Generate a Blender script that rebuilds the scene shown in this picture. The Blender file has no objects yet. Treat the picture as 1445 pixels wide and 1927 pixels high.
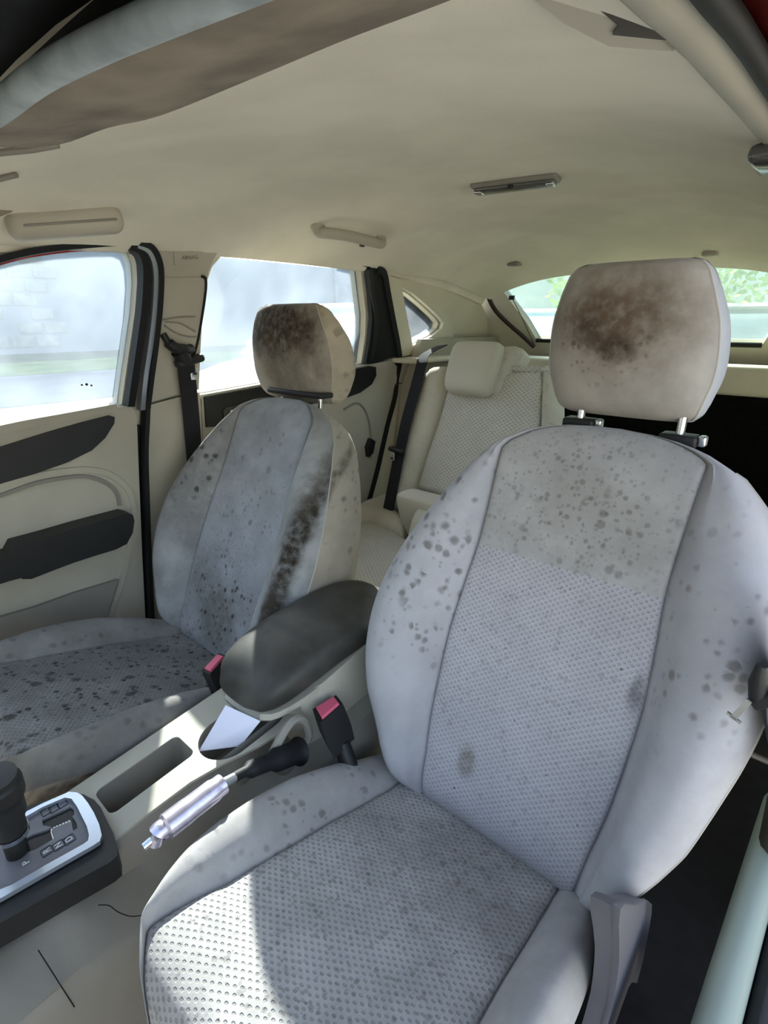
import bpy, bmesh, math, random
from mathutils import Vector, Matrix
from mathutils.geometry import delaunay_2d_cdt
random.seed(7)
R_ = math.radians
COL = bpy.context.scene.collection
SC = bpy.context.scene

# ------------------------------------------------------------------ camera
CAM = Vector((.610, -.485, .983)); YAW, PITCH, ROLL = R_(40.97), R_(-20.13), R_(-.19); FPX = 981.0; W, H = 1445, 1927
_f = Vector((-math.sin(YAW)*math.cos(PITCH), math.cos(YAW)*math.cos(PITCH), math.sin(PITCH)))
_r0 = Vector((math.cos(YAW), math.sin(YAW), 0)); _u0 = _r0.cross(_f)
_r = _r0*math.cos(ROLL)+_u0*math.sin(ROLL); _u = -_r0*math.sin(ROLL)+_u0*math.cos(ROLL)
cd = bpy.data.cameras.new('camera'); cam = bpy.data.objects.new('camera', cd); COL.objects.link(cam)
M = Matrix((( _r.x, _u.x, -_f.x, CAM.x), (_r.y, _u.y, -_f.y, CAM.y), (_r.z, _u.z, -_f.z, CAM.z), (0, 0, 0, 1)))
cam.matrix_world = M
cd.sensor_fit = 'HORIZONTAL'; cd.sensor_width = 36; cd.lens = FPX/W*36; cd.clip_start = .01; cd.clip_end = 500
SC.camera = cam

# ------------------------------------------------------------------ world, sun, exposure
world = bpy.data.worlds.new('sky'); SC.world = world; world.use_nodes = True
wn = world.node_tree; wn.nodes.clear()
wo = wn.nodes.new('ShaderNodeOutputWorld'); wb = wn.nodes.new('ShaderNodeBackground'); sk = wn.nodes.new('ShaderNodeTexSky')
sk.sky_type = 'NISHITA'; sk.sun_disc = False
SUN = Vector((-.666, .539, .515)).normalized()        # towards the sun
sk.sun_elevation = math.asin(SUN.z); sk.sun_rotation = math.atan2(SUN.x, SUN.y); sk.air_density = 1.3; sk.dust_density = 1.6
wb.inputs['Strength'].default_value = .46
mx = wn.nodes.new('ShaderNodeHueSaturation'); mx.inputs['Saturation'].default_value = .72; wn.links.new(sk.outputs[0], mx.inputs['Color']); wn.links.new(mx.outputs[0], wb.inputs[0]); wn.links.new(wb.outputs[0], wo.inputs[0])
sl = bpy.data.lights.new('sun', 'SUN'); sl.energy = 17.0; sl.angle = R_(.6); sl.color = (1, .93, .80)
so = bpy.data.objects.new('sun', sl); COL.objects.link(so)
so.rotation_euler = (-SUN).to_track_quat('-Z', 'Y').to_euler(); so.location = (-6, 3, 6)
vs = SC.view_settings
vs.view_transform = 'Standard'; vs.look = 'None'; vs.gamma = 1; vs.use_curve_mapping = False; vs.exposure = 0.62
cy = SC.cycles
cy.max_bounces = 10; cy.diffuse_bounces = 6; cy.transparent_max_bounces = 12; cy.caustics_reflective = False; cy.caustics_refractive = False
cy.sample_clamp_indirect = 6

# ------------------------------------------------------------------ geometry of sight lines onto real surfaces
def ray(px, py): return _r*((px-W/2)/FPX) - _u*((py-H/2)/FPX) + _f
def onp(px, py, P0, N):
    d = ray(px, py); N = Vector(N); return CAM + d*((Vector(P0)-CAM).dot(N)/d.dot(N))
def onx(px, py, X): return onp(px, py, (X, 0, 0), (1, 0, 0))
def ony(px, py, Y): return onp(px, py, (0, Y, 0), (0, 1, 0))
def onz(px, py, Z): return onp(px, py, (0, 0, Z), (0, 0, 1))
def wallx(y, z): return .715-.39*max(0, z-.78)-.06*max(0, y-.5)      # half width of the cabin side
def onwall(px, py):
    d = ray(px, py); a, b = .05, 9.
    g = lambda t: (lambda P: -P.x-wallx(P.y, P.z))(CAM+d*t)
    for _ in range(50):
        m = (a+b)/2
        if g(m) > 0: b = m
        else: a = m
    return CAM+d*a

# ------------------------------------------------------------------ materials
def srgb(h):
    if isinstance(h, str): c = [int(h[i:i+2], 16)/255 for i in (0, 2, 4)]
    else: c = h
    return tuple((x/12.92 if x <= .04045 else ((x+.055)/1.055)**2.4) for x in c)+(1,)
class NT:
    def __init__(s, name):
        s.m = bpy.data.materials.new(name); s.m.use_nodes = True; s.t = s.m.node_tree
        s.b = s.t.nodes['Principled BSDF']; s.o = s.t.nodes['Material Output']
    def n(s, ty, **k):
        x = s.t.nodes.new(ty)
        for a, v in k.items():
            if a.startswith('i_'):
                key = a[2:]; x.inputs[int(key) if key.isdigit() else key].default_value = v
            else: setattr(x, a, v)
        return x
    def l(s, a, b): s.t.links.new(a, b)
    def math(s, op, a, b=None, clamp=False):
        x = s.n('ShaderNodeMath', operation=op, use_clamp=clamp)
        for i, v in enumerate((a, b)):
            if v is None: continue
            if isinstance(v, (int, float)): x.inputs[i].default_value = v
            else: s.l(v, x.inputs[i])
        return x.outputs[0]
    def mix(s, f, a, b):
        x = s.n('ShaderNodeMix', data_type='RGBA')
        for i, v in ((0, f), (6, a), (7, b)):
            if isinstance(v, (int, float)): x.inputs[i].default_value = v
            elif isinstance(v, tuple): x.inputs[i].default_value = v
            else: s.l(v, x.inputs[i])
        return x.outputs[2]
    def ramp(s, v, lo, hi):
        x = s.n('ShaderNodeMapRange', interpolation_type='SMOOTHSTEP', i_1=lo, i_2=hi); s.l(v, x.inputs[0]); return x.outputs[0]
def plain(name, c, rough=.6, metal=0, noise=0, nscale=30, bump=0, bscale=400, spec=.4, coat=0):
    k = NT(name); b = k.b; c = srgb(c)
    b.inputs['Roughness'].default_value = rough; b.inputs['Metallic'].default_value = metal; b.inputs['Specular IOR Level'].default_value = spec
    if coat: b.inputs['Coat Weight'].default_value = coat
    b.inputs['Base Color'].default_value = c
    if noise or bump:
        g = k.n('ShaderNodeNewGeometry')
    if noise:
        n = k.n('ShaderNodeTexNoise', i_Scale=nscale, i_Detail=4); k.l(g.outputs['Position'], n.inputs['Vector'])
        dk = tuple(v*(1-noise) for v in c[:3])+(1,); lt = tuple(min(1, v*(1+noise*.5)) for v in c[:3])+(1,)
        k.l(k.mix(k.ramp(n.outputs[0], .3, .7), dk, lt), b.inputs['Base Color'])
    if bump:
        n2 = k.n('ShaderNodeTexNoise', i_Scale=bscale, i_Detail=2); k.l(g.outputs['Position'], n2.inputs['Vector'])
        bp = k.n('ShaderNodeBump', i_Strength=bump, i_Distance=.001); k.l(n2.outputs[0], bp.inputs['Height']); k.l(bp.outputs[0], b.inputs['Normal'])
    return k.m
def fabric(name, base, weave=0, pitch=.011, blobs=(), grime=.12, spots=(), fine=0, dirt='3c362e'):
    """cloth: base colour, woven dimples, soft stains (blobs: u,v,ru,rv,strength,colour), mould spots (u,v,ru,rv,amount,cell size)"""
    k = NT(name); b = k.b; b.inputs['Roughness'].default_value = .95; b.inputs['Specular IOR Level'].default_value = .1
    b.inputs['Sheen Weight'].default_value = .15
    uv = k.n('ShaderNodeUVMap', uv_map='UVMap'); uvo = uv.outputs[0]
    n1 = k.n('ShaderNodeTexNoise', i_Scale=11., i_Detail=6., i_Roughness=.62); k.l(uvo, n1.inputs['Vector'])
    n2 = k.n('ShaderNodeTexNoise', i_Scale=60., i_Detail=4., i_Roughness=.6); k.l(uvo, n2.inputs['Vector'])
    bc = srgb(base); dk = tuple(v*(1-grime*2.2) for v in bc[:3])+(1,)
    col = k.mix(k.ramp(n1.outputs[0], .72, .3), bc, dk)
    def region(u, v, ru, rv):
        d = k.n('ShaderNodeVectorMath', operation='SUBTRACT', i_1=(u, v, 0)); k.l(uvo, d.inputs[0])
        m = k.n('ShaderNodeVectorMath', operation='DIVIDE', i_1=(ru, rv, 1)); k.l(d.outputs[0], m.inputs[0])
        ln = k.n('ShaderNodeVectorMath', operation='LENGTH'); k.l(m.outputs[0], ln.inputs[0])
        w = k.math('ADD', ln.outputs['Value'], k.math('MULTIPLY', k.math('SUBTRACT', n1.outputs[0], .5), 1.4))
        return k.ramp(w, 1.25, .35)
    for (u, v, ru, rv, st, c) in blobs:
        f = k.math('MULTIPLY', region(u, v, ru, rv), k.math('MULTIPLY_ADD', k.ramp(n2.outputs[0], .25, .62), st*.5))
        f.node.inputs[1].links[0].from_node.inputs[2].default_value = st*.5
        col = k.mix(f, col, srgb(c))
    for (u, v, ru, rv, am, cell) in spots:
        vo = k.n('ShaderNodeTexVoronoi', i_Scale=1/cell, i_Randomness=1.); 
        wv = k.n('ShaderNodeVectorMath', operation='MULTIPLY_ADD', i_1=(cell*.5,)*3); k.l(n2.outputs[1], wv.inputs[0]); k.l(uvo, wv.inputs[2])
        k.l(wv.outputs[0], vo.inputs['Vector'])
        sp = k.n('ShaderNodeSeparateColor'); k.l(vo.outputs['Color'], sp.inputs[0])
        rad = k.math('MULTIPLY', k.math('MULTIPLY', sp.outputs[0], sp.outputs[0]), .52)
        dot = k.ramp(k.math('SUBTRACT', vo.outputs['Distance'], rad), .16, -.22)
        keep = k.math('LESS_THAN', sp.outputs[1], .85)
        f = k.math('MULTIPLY', k.math('MULTIPLY', dot, keep), k.math('MULTIPLY', region(u, v, ru, rv), am))
        col = k.mix(f, col, srgb(dirt))
    if fine:
        vo = k.n('ShaderNodeTexVoronoi', i_Scale=150.); k.l(uvo, vo.inputs['Vector'])
        sp = k.n('ShaderNodeSeparateColor'); k.l(vo.outputs['Color'], sp.inputs[0])
        f = k.math('MULTIPLY', k.math('MULTIPLY', k.ramp(vo.outputs['Distance'], .34, .12), k.math('GREATER_THAN', sp.outputs[0], 1-fine)), k.ramp(n1.outputs[0], .35, .65))
        col = k.mix(k.math('MULTIPLY', f, .85), col, srgb('2b2926'))
    fz = k.n('ShaderNodeTexNoise', i_Scale=900., i_Detail=2.); k.l(uvo, fz.inputs['Vector'])
    hgt = k.math('MULTIPLY', fz.outputs[0], .25)
    if weave:
        s_ = k.n('ShaderNodeSeparateXYZ'); k.l(uvo, s_.inputs[0])
        a = k.math('SINE', k.math('MULTIPLY', s_.outputs[0], 2*math.pi/pitch/1.35)); c = k.math('SINE', k.math('MULTIPLY', s_.outputs[1], 2*math.pi/pitch))
        p = k.math('MULTIPLY', a, c); pit = k.ramp(p, .25, .8)
        hgt = k.math('SUBTRACT', hgt, k.math('MULTIPLY', pit, 1.2))
        col = k.mix(k.math('MULTIPLY', pit, weave), col, tuple(v*.30 for v in bc[:3])+(1,))
    bp = k.n('ShaderNodeBump', i_Strength=.7, i_Distance=.0016); k.l(hgt, bp.inputs['Height']); k.l(bp.outputs[0], b.inputs['Normal'])
    k.l(col, b.inputs['Base Color'])
    return k.m
def glass(name, tint=(1, 1, 1, 1), haze=.12, hazec='dfe8ee', patch=0):
    k = NT(name); tr = k.n('ShaderNodeBsdfTransparent', i_0=tint); df = k.n('ShaderNodeBsdfTranslucent', i_0=srgb(hazec)); d2 = k.n('ShaderNodeBsdfDiffuse', i_0=srgb(hazec))
    mh = k.n('ShaderNodeMixShader', i_0=.35); k.l(df.outputs[0], mh.inputs[1]); k.l(d2.outputs[0], mh.inputs[2])
    gl = k.n('ShaderNodeBsdfGlossy', i_Roughness=.02); ms = k.n('ShaderNodeMixShader', i_0=haze); k.l(tr.outputs[0], ms.inputs[1]); k.l(mh.outputs[0], ms.inputs[2])
    if patch:
        g = k.n('ShaderNodeNewGeometry'); n = k.n('ShaderNodeTexNoise', i_Scale=6., i_Detail=8.); k.l(g.outputs['Position'], n.inputs['Vector'])
        k.l(k.math('MULTIPLY_ADD', k.ramp(n.outputs[0], .3, .75), patch), ms.inputs[0]); k.t.nodes[-1]
        ms.inputs[0].links[0].from_node.inputs[2].default_value = haze
    fr = k.n('ShaderNodeFresnel', i_IOR=1.35); mm = k.n('ShaderNodeMixShader'); k.l(fr.outputs[0], mm.inputs[0]); k.l(ms.outputs[0], mm.inputs[1]); k.l(gl.outputs[0], mm.inputs[2])
    k.l(mm.outputs[0], k.o.inputs[0]); return k.m

M_ = {}
M_['headliner'] = plain('headliner_cloth', 'e8e2d2', .95, noise=.07, nscale=7, bump=.3, bscale=900, spec=.1)
M_['trim'] = plain('beige_plastic', 'b0aa9c', .55, noise=.07, nscale=9, bump=.25, bscale=1500)
M_['trim_light'] = plain('light_cream_plastic', 'd8d2c0', .6, noise=.05, nscale=9, bump=.2, bscale=1500)
M_['trim_grey'] = plain('grey_beige_plastic', '87827a', .5, noise=.1, nscale=8, bump=.25, bscale=1500)
M_['black'] = plain('black_plastic', '1b1b1c', .5, noise=.15, nscale=20, bump=.2, bscale=1200)
M_['rubber'] = plain('rubber_seal', '17181b', .6, spec=.3)
M_['dark'] = plain('dark_carpet', '161617', .95, noise=.3, nscale=60, spec=.1)
M_['vinyl'] = plain('dusty_black_vinyl', '3d3b37', .5, noise=.35, nscale=22, bump=.3, bscale=900)
M_['chrome'] = plain('chrome', 'd5d7dc', .22, 1.0, noise=.1, nscale=40)
M_['grip_chrome'] = plain('dusty_chrome', 'cfc9dd', .32, .85, noise=.15, nscale=60)
M_['silver'] = plain('silver_painted_trim', 'b9c0cc', .3, .75)
M_['steel'] = plain('steel', 'c8ccd0', .3, .9)
M_['belt'] = plain('belt_webbing', '15151a', .8, bump=.4, bscale=1500)
M_['red'] = plain('red_button', 'd8607a', .45)  # pinkish red: the tint of the light is put into the colour
M_['body'] = plain('red_body_paint', '8c1712', .3, coat=.6)
M_['paper'] = plain('white_paper', 'dcdcee', .8)
M_['white'] = plain('white_marking', 'c9ccd2', .6)
M_['panelgrey'] = plain('gate_panel', '6a6a72', .45, noise=.15, nscale=30)
M_['visor'] = plain('dusty_visor_vinyl', '8a7f70', .85, noise=.38, nscale=13, bump=.3, bscale=700)
M_['lens'] = plain('smoked_lamp_lens', '4a4a48', .12, spec=.7)
M_['glass'] = glass('dusty_window_glass', (.80, .86, .90, 1), .08, 'd0dcea', patch=.08)
M_['wglass'] = glass('rear_window_glass', (.85, .95, .90, 1), .05, 'dbeef0', patch=.05)
FAB = 'c9c5c0'; FABP = 'c4c1bc'
M_['fab'] = fabric('seat_cloth', FAB)
M_['rear_ins'] = fabric('rear_seat_insert_cloth', 'cdc9bd', .35, .012, grime=.05, fine=.08)
M_['rear'] = fabric('rear_seat_cloth', 'c8c3b4', grime=.05, spots=[(0, .4, .6, .5, .22, .012)])

# ------------------------------------------------------------------ object helpers
def tag(o, label=None, cat=None, group=None, kind=None):
    for a, v in (('label', label), ('category', cat), ('group', group), ('kind', kind)):
        if v: o[a] = v
    return o
def thing(name, loc, label, cat, group=None, kind=None):
    o = bpy.data.objects.new(name, None); COL.objects.link(o); o.location = Vector(loc); o.empty_display_size = .05
    return tag(o, label, cat, group, kind)
def root_loc(p):
    while p.parent: p = p.parent
    return Vector(p.location)
class MB:
    def __init__(s): s.v = []; s.f = []; s.uv = []
    def add(s, vs, fs, uvs=None):
        b = len(s.v); s.v += [Vector(v) for v in vs]; s.f += [tuple(b+i for i in f) for f in fs]; s.uv += list(uvs) if uvs else [(0, 0)]*len(vs)
        return s
    def bm(s, other, mat=None):
        other.verts.ensure_lookup_table(); vs = [(mat @ v.co if mat else v.co.copy()) for v in other.verts]
        for i, v in enumerate(other.verts): v.index = i
        s.add(vs, [tuple(v.index for v in f.verts) for f in other.faces]); other.free(); return s
    def rbox(s, c, size, r=.004, rot=None, seg=3, taper=None):
        b = bmesh.new(); bmesh.ops.create_cube(b, size=1.0)
        for v in b.verts:
            v.co = Vector((v.co.x*size[0], v.co.y*size[1], v.co.z*size[2]))
            if taper and v.co.z > 0: v.co.x *= taper; v.co.y *= taper
        if r: bmesh.ops.bevel(b, geom=b.edges[:], offset=min(r, min(size)*.49), segments=seg, affect='EDGES', profile=.5)
        m = Matrix.Translation(Vector(c)) @ (rot.to_matrix().to_4x4() if rot is not None and hasattr(rot, 'to_matrix') else (rot or Matrix.Identity(4)))
        return s.bm(b, m)
    def tube(s, pts, r, n=10, caps=True):
        pts = [Vector(p) for p in pts]; rs = r if isinstance(r, (list, tuple)) else [r]*len(pts)
        rings = []; ref = None
        for i, p in enumerate(pts):
            d = (pts[min(i+1, len(pts)-1)]-pts[max(i-1, 0)]).normalized()
            if ref is None: ref = Vector((0, 0, 1)) if abs(d.z) < .9 else Vector((1, 0, 0))
            x = (ref-d*ref.dot(d)).normalized(); y = d.cross(x); ref = x
            rings.append([p+(x*math.cos(2*math.pi*j/n)+y*math.sin(2*math.pi*j/n))*rs[i] for j in range(n)])
        return s.loft(rings, True, caps)
    def loft(s, rings, closed=True, caps=True, uvs=None):
        n = len(rings[0]); vs = [p for r in rings for p in r]; fs = []
        for i in range(len(rings)-1):
            for j in range(n if closed else n-1):
                k = (j+1) % n; fs.append((i*n+j, i*n+k, (i+1)*n+k, (i+1)*n+j))
        if caps: fs.append(tuple(range(n-1, -1, -1))); fs.append(tuple((len(rings)-1)*n+j for j in range(n)))
        return s.add(vs, fs, uvs)
    def ribbon(s, pts, side, w, t=.0015):
        """flat strap along pts; side = direction of its width"""
        rings = []
        for i, p in enumerate(pts):
            p = Vector(p); sd = Vector(side[i] if isinstance(side, list) else side).normalized()
            d = (Vector(pts[min(i+1, len(pts)-1)])-Vector(pts[max(i-1, 0)])).normalized(); nn = sd.cross(d).normalized()
            rings.append([p-sd*w/2-nn*t, p+sd*w/2-nn*t, p+sd*w/2+nn*t, p-sd*w/2+nn*t])
        return s.loft(rings, True, True)
    def build(s, name, mat, parent=None, smooth=True, ang=40):
        off = root_loc(parent) if parent else Vector((0, 0, 0))
        me = bpy.data.meshes.new(name); me.from_pydata([tuple(v-off) for v in s.v], [], s.f); me.validate(); 
        uvl = me.uv_layers.new(name='UVMap')
        for lp in me.loops:
            if lp.vertex_index < len(s.uv): uvl.data[lp.index].uv = s.uv[lp.vertex_index]
        b = bmesh.new(); b.from_mesh(me); bmesh.ops.recalc_face_normals(b, faces=b.faces[:]); b.to_mesh(me); b.free()
        me.materials.append(M_[mat] if isinstance(mat, str) else mat)
        if smooth:
            me.polygons.foreach_set('use_smooth', [True]*len(me.polygons))
            me.set_sharp_from_angle(angle=R_(ang))
        o = bpy.data.objects.new(name, me); COL.objects.link(o)
        if parent: o.parent = parent
        return o
def smoothpath(pts, k=6, closed=False):
    P = [Vector(p) for p in pts]; out = []; n = len(P)
    for i in range(n if closed else n-1):
        g = (lambda j: P[j % n]) if closed else (lambda j: P[max(0, min(n-1, j))])
        a, b, c, d = g(i-1), g(i), g(i+1), g(i+2)
        for q in range(k):
            t = q/k; out.append(.5*((2*b)+(c-a)*t+(2*a-5*b+4*c-d)*t*t+(3*b-a-3*c+d)*t**3))
    if not closed: out.append(P[-1])
    return out
def tab(t, x):
    for i in range(len(t)-1):
        if x <= t[i+1][0]:
            a, b = t[i], t[i+1]
            if x <= a[0]: return a[1]
            # catmull-rom on table
            p0 = t[max(i-1, 0)][1]; p3 = t[min(i+2, len(t)-1)][1]; u = (x-a[0])/(b[0]-a[0])
            m1 = (b[1]-p0)/2 if i else (b[1]-a[1]); m2 = (p3-a[1])/2 if i+2 < len(t) else (b[1]-a[1])
            return (2*u**3-3*u*u+1)*a[1]+(u**3-2*u*u+u)*m1+(-2*u**3+3*u*u)*b[1]+(u**3-u*u)*m2
    return t[-1][1]
def inpoly(p, poly):
    c = False; n = len(poly)
    for i in range(n):
        a, b = poly[i], poly[i-1]
        if (a[1] > p[1]) != (b[1] > p[1]) and p[0] < (b[0]-a[0])*(p[1]-a[1])/(b[1]-a[1])+a[0]: c = not c
    return c
def sheet(outer, holes, fn, th, step=.04):
    """fn(s, t, off) maps the plane to the surface; panel with holes, thickness th, closed rims"""
    mb = MB(); vs = [Vector(p) for p in outer]; ed = [(i, (i+1) % len(outer)) for i in range(len(outer))]
    for h in holes:
        b = len(vs); vs += [Vector(p) for p in h]; ed += [(b+i, b+(i+1) % len(h)) for i in range(len(h))]
    s0, s1 = min(p[0] for p in outer), max(p[0] for p in outer); t0, t1 = min(p[1] for p in outer), max(p[1] for p in outer)
    i = s0+step
    while i < s1:
        j = t0+step
        while j < t1:
            if inpoly((i, j), outer) and not any(inpoly((i, j), h) for h in holes): vs.append(Vector((i, j)))
            j += step
        i += step
    V, E, F, *_ = delaunay_2d_cdt([Vector((v[0], v[1])) for v in vs], ed, [], 0, 1e-6)
    F = [f for f in F if (lambda c: inpoly(c, outer) and not any(inpoly(c, h) for h in holes))((sum(V[k][0] for k in f)/len(f), sum(V[k][1] for k in f)/len(f)))]
    n = len(V); a = [fn(v[0], v[1], 0) for v in V]; b = [fn(v[0], v[1], th) for v in V]
    cnt = {}
    for f in F:
        for q in range(len(f)):
            e = (f[q], f[(q+1) % len(f)]); cnt[tuple(sorted(e))] = cnt.get(tuple(sorted(e)), [])+[e]
    fs = [tuple(f) for f in F]+[tuple(n+k for k in reversed(f)) for f in F]
    for k, es in cnt.items():
        if len(es) == 1: x, y = es[0]; fs.append((y, x, n+x, n+y))
    mb.add(a+b, fs, [(v[0], v[1]) for v in V]*2); return mb
def side_fn(off0=0, side=-1):
    """plane (y,z) -> cabin side; positive off goes towards the cabin"""
    return lambda y, z, off: Vector((side*(wallx(y, z)-off0-off), y, z))
def wp(pts, k=0, closed=True):
    """photo outline -> (y,z) outline on the passenger side of the cabin"""
    P = [onwall(*p) for p in pts]
    if k: P = smoothpath(P, k, closed)
    return [(p.y, p.z) for p in P]

# ================================================================== SETTING: cabin shell
ZC = [(-.27, 1.168), (-.2, 1.178), (0, 1.212), (.3, 1.238), (.6, 1.244), (.95, 1.240), (1.15, 1.222), (1.32, 1.175), (1.45, 1.135)]
def roofw(y): return .575-.06*max(0, y-.5)
RW_R = .82
def roofz(x, y):
    k = min(1.0, abs(x)/(roofw(y) if x < 0 else RW_R*roofw(y))); d = tab([(-.27, .055), (0, .095), (.3, .112), (1.0, .115), (1.45, .075)], y)*(1 if x < 0 else .55)
    return tab(ZC, y)-d*k**3.2
rows = []
for i in range(57):
    y = -.27+i*(1.72/56); w = roofw(y)
    xs = [w*math.sin(math.pi/2*(-1+2*j/48)) for j in range(49)]; xs = [x if x < 0 else x*RW_R for x in xs]
    rows.append([Vector((x, y, roofz(x, y))) for x in xs])
mb = MB().loft(rows, False, False)
mb.loft([[p+Vector((0, 0, .03)) for p in r] for r in rows], False, False)
n = len(rows[0]); 
ceiling = mb.build('ceiling', 'headliner'); tag(ceiling, 'cream cloth headliner of the car roof, darkening over the rear seats', 'headliner', kind='structure')
ceiling['category'] = 'headliner'

mb = MB(); mb.rbox((0, .55, -.02), (1.5, 2.9, .04), .01); floor = mb.build('floor', plain('grey_floor_carpet', '26252a', .95, noise=.2)); tag(floor, 'dark carpeted car floor below the seats', 'floor', kind='structure')

# ---- passenger side: body side with openings
FW = wp([(-420, 640), (-180, 560), (-60, 516), (0, 496), (60, 481), (130, 471), (200, 467), (240, 467), (254, 474), (261, 495), (263, 530), (258, 590), (249, 650), (240, 710), (233, 762)], 0)
FWg = FW+[(p.y, p.z) for p in [onwall(120, 787), onwall(0, 812), onwall(-200, 850), onwall(-420, 890)]]
RW = wp([(372, 741), (374, 700), (379, 640), (386, 575), (394, 530), (404, 502), (420, 483), (442, 471), (470, 465), (510, 469), (560, 476), (620, 488), (684, 505), (688, 545), (693, 590), (692, 630), (684, 684), (600, 699), (480, 722)])
QW = wp([(750, 541), (772, 553), (800, 577), (822, 598), (829, 608), (826, 618), (810, 631), (785, 644), (771, 650), (765, 620), (757, 580)])
wall_outer = [(-.62, 1.02), (-.45, 1.055), (-.25, 1.10), (0, 1.128), (.3, 1.142), (.6, 1.142), (.9, 1.13), (1.2, 1.10), (1.45, 1.055), (1.62, .95), (1.68, .80), (1.68, .02), (-.62, .02)]
sh = sheet(wall_outer, [FWg, RW, QW], side_fn(-.012), -.05)
wl = sh.build('wall_left', 'trim_light'); tag(wl, 'cream inner body side of the car on the passenger side', 'body side', kind='structure')

def gpane(name, poly, n, label):
    w = thing(name, (-wallx(poly[0][0], poly[0][1])-.03, poly[0][0], poly[0][1]), label, 'window', kind='structure')
    sheet(poly, [], side_fn(-.035), -.004).build('pane', 'glass', w)
    return w
w1 = gpane('window_1', FWg, 0, 'hazy front passenger door window')
for a, b, r in ((163, 726, .0022), (172, 725, .0030), (181, 727, .0022)):
    MB().tube([onwall(a, b)+Vector((-.028, 0, 0)), onwall(a, b)+Vector((-.026, 0, 0))], r, 8).build('glass_mark', 'rubber', w1)
w2 = gpane('window_2', RW, 0, 'hazy rear passenger door window behind the front seat headrest')
w3 = gpane('window_3', QW, 0, 'small triangular quarter window behind the rear door')

def strip(pts, w, off, th, mat, name, parent, k=4, closed=False):
    """band of width w laid along a photo curve on the cabin side, standing th proud"""
    P = [onwall(*p) for p in pts]; P = smoothpath(P, k, closed)
    rings = []; n = len(P)
    for i, p in enumerate(P):
        d = (P[min(i+1, n-1)]-P[max(i-1, 0)]); d = Vector((0, d.y, d.z)).normalized(); s = Vector((0, -d.z, d.y))
        q = []
        for (a, b) in ((-.5, 0), (-.42, 1), (.42, 1), (.5, 0)):
            y, z = p.y+s.y*w*a, p.z+s.z*w*a
            q.append(Vector((-(wallx(y, z)-off-th*b), y, z)))
        rings.append(q)
    return MB().loft(rings, True, True).build(name, mat, parent)

# ---- front passenger door
fd = thing('door_1', (-.715, -.2, .3), 'front passenger door with black armrest and cream card', 'car door', kind='structure')
card = wp([(-420, 905), (-200, 856), (0, 808), (100, 789), (205, 766), (238, 763), (248, 772), (252, 800), (256, 900), (262, 1040), (268, 1160), (272, 1260), (270, 1420), (-420, 1600)])
sheet(card, [], side_fn(-.005), .022, .05).build('door_card', 'trim', fd)
strip([(-420, 898), (-200, 850), (0, 801), (100, 782), (205, 763)], .020, .0, .045, 'trim', 'belt_ledge', fd)
blk = wp([(-300, 905), (-120, 867), (0, 837), (80, 812), (150, 792), (198, 780), (208, 783), (207, 795), (190, 822), (165, 845), (120, 867), (60, 888), (0, 905), (-120, 945), (-300, 1010)])
sheet(blk, [], side_fn(.014), .010, .05).build('upper_inlay', 'black', fd)
arm = wp([(-300, 1120), (-100, 1060), (0, 1028), (10, 1010), (60, 997), (130, 977), (215, 955), (226, 957), (229, 968), (226, 990), (215, 1010), (195, 1020), (150, 1033), (80, 1055), (0, 1075), (-100, 1105), (-300, 1170)])
sheet(arm, [], side_fn(.016), .055, .05).build('armrest', 'black', fd)
grip = wp([(22, 1064), (100, 1048), (180, 1025), (150, 1038), (90, 1060), (45, 1077), (28, 1077)])
sheet(grip, [], side_fn(.016), .035, .05).build('pull_handle', 'black', fd)
# oval arm bowl rim and pocket crease
strip([(-200, 990), (-60, 945), (0, 928), (60, 907), (120, 896), (160, 895), (195, 907), (213, 925), (219, 948)], .010, .016, .006, 'trim_grey', 'armrest_rim', fd)
strip([(-200, 960), (-60, 925), (0, 905), (60, 893), (120, 884), (165, 882), (205, 893), (238, 925), (246, 975), (238, 1020), (225, 1080), (205, 1140), (190, 1170)], .016, .016, .005, 'trim', 'card_ridge', fd)
pk = wp([(-300, 1235), (-100, 1180), (0, 1152), (60, 1135), (130, 1110), (214, 1085), (205, 1115), (190, 1160), (185, 1300), (-300, 1450)])
sheet(pk, [], side_fn(.016), .012, .05).build('map_pocket', 'trim_grey', fd)
# seals around front door window and door gap
sealp = [(-60, 512), (0, 490), (60, 476), (130, 466), (200, 461), (238, 462), (256, 470), (267, 490), (271, 520), (267, 580), (258, 650), (249, 712), (242, 764)]
s1 = thing('trim_1', onwall(250, 650), 'dark rubber window seal and grey channel of the front passenger door', 'seal', kind='structure')
strip([(238, 464), (254, 472), (264, 490), (267, 520), (264, 580), (255, 650), (246, 712), (239, 764)], .020, .000, .024, 'rubber', 'window_seal', s1)
strip([(-60, 508), (0, 488), (60, 474), (130, 465), (200, 460), (240, 461)], .012, .004, .016, 'rubber', 'top_seal', s1)
strip([(250, 463), (268, 472), (279, 490), (284, 520), (282, 580), (274, 650), (265, 712), (260, 770)], .014, .006, .020, 'silver', 'glass_channel', s1)
strip([(252, 459), (274, 468), (287, 490), (292, 520), (290, 580), (283, 650), (275, 712), (268, 770), (265, 850), (268, 950), (272, 1060), (277, 1150), (282, 1250)], .012, .004, .028, 'rubber', 'door_seal', s1)
strip([(258, 800), (261, 900), (266, 1040), (272, 1150), (277, 1250)], .022, -.02, .02, 'rubber', 'door_gap', s1)

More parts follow.
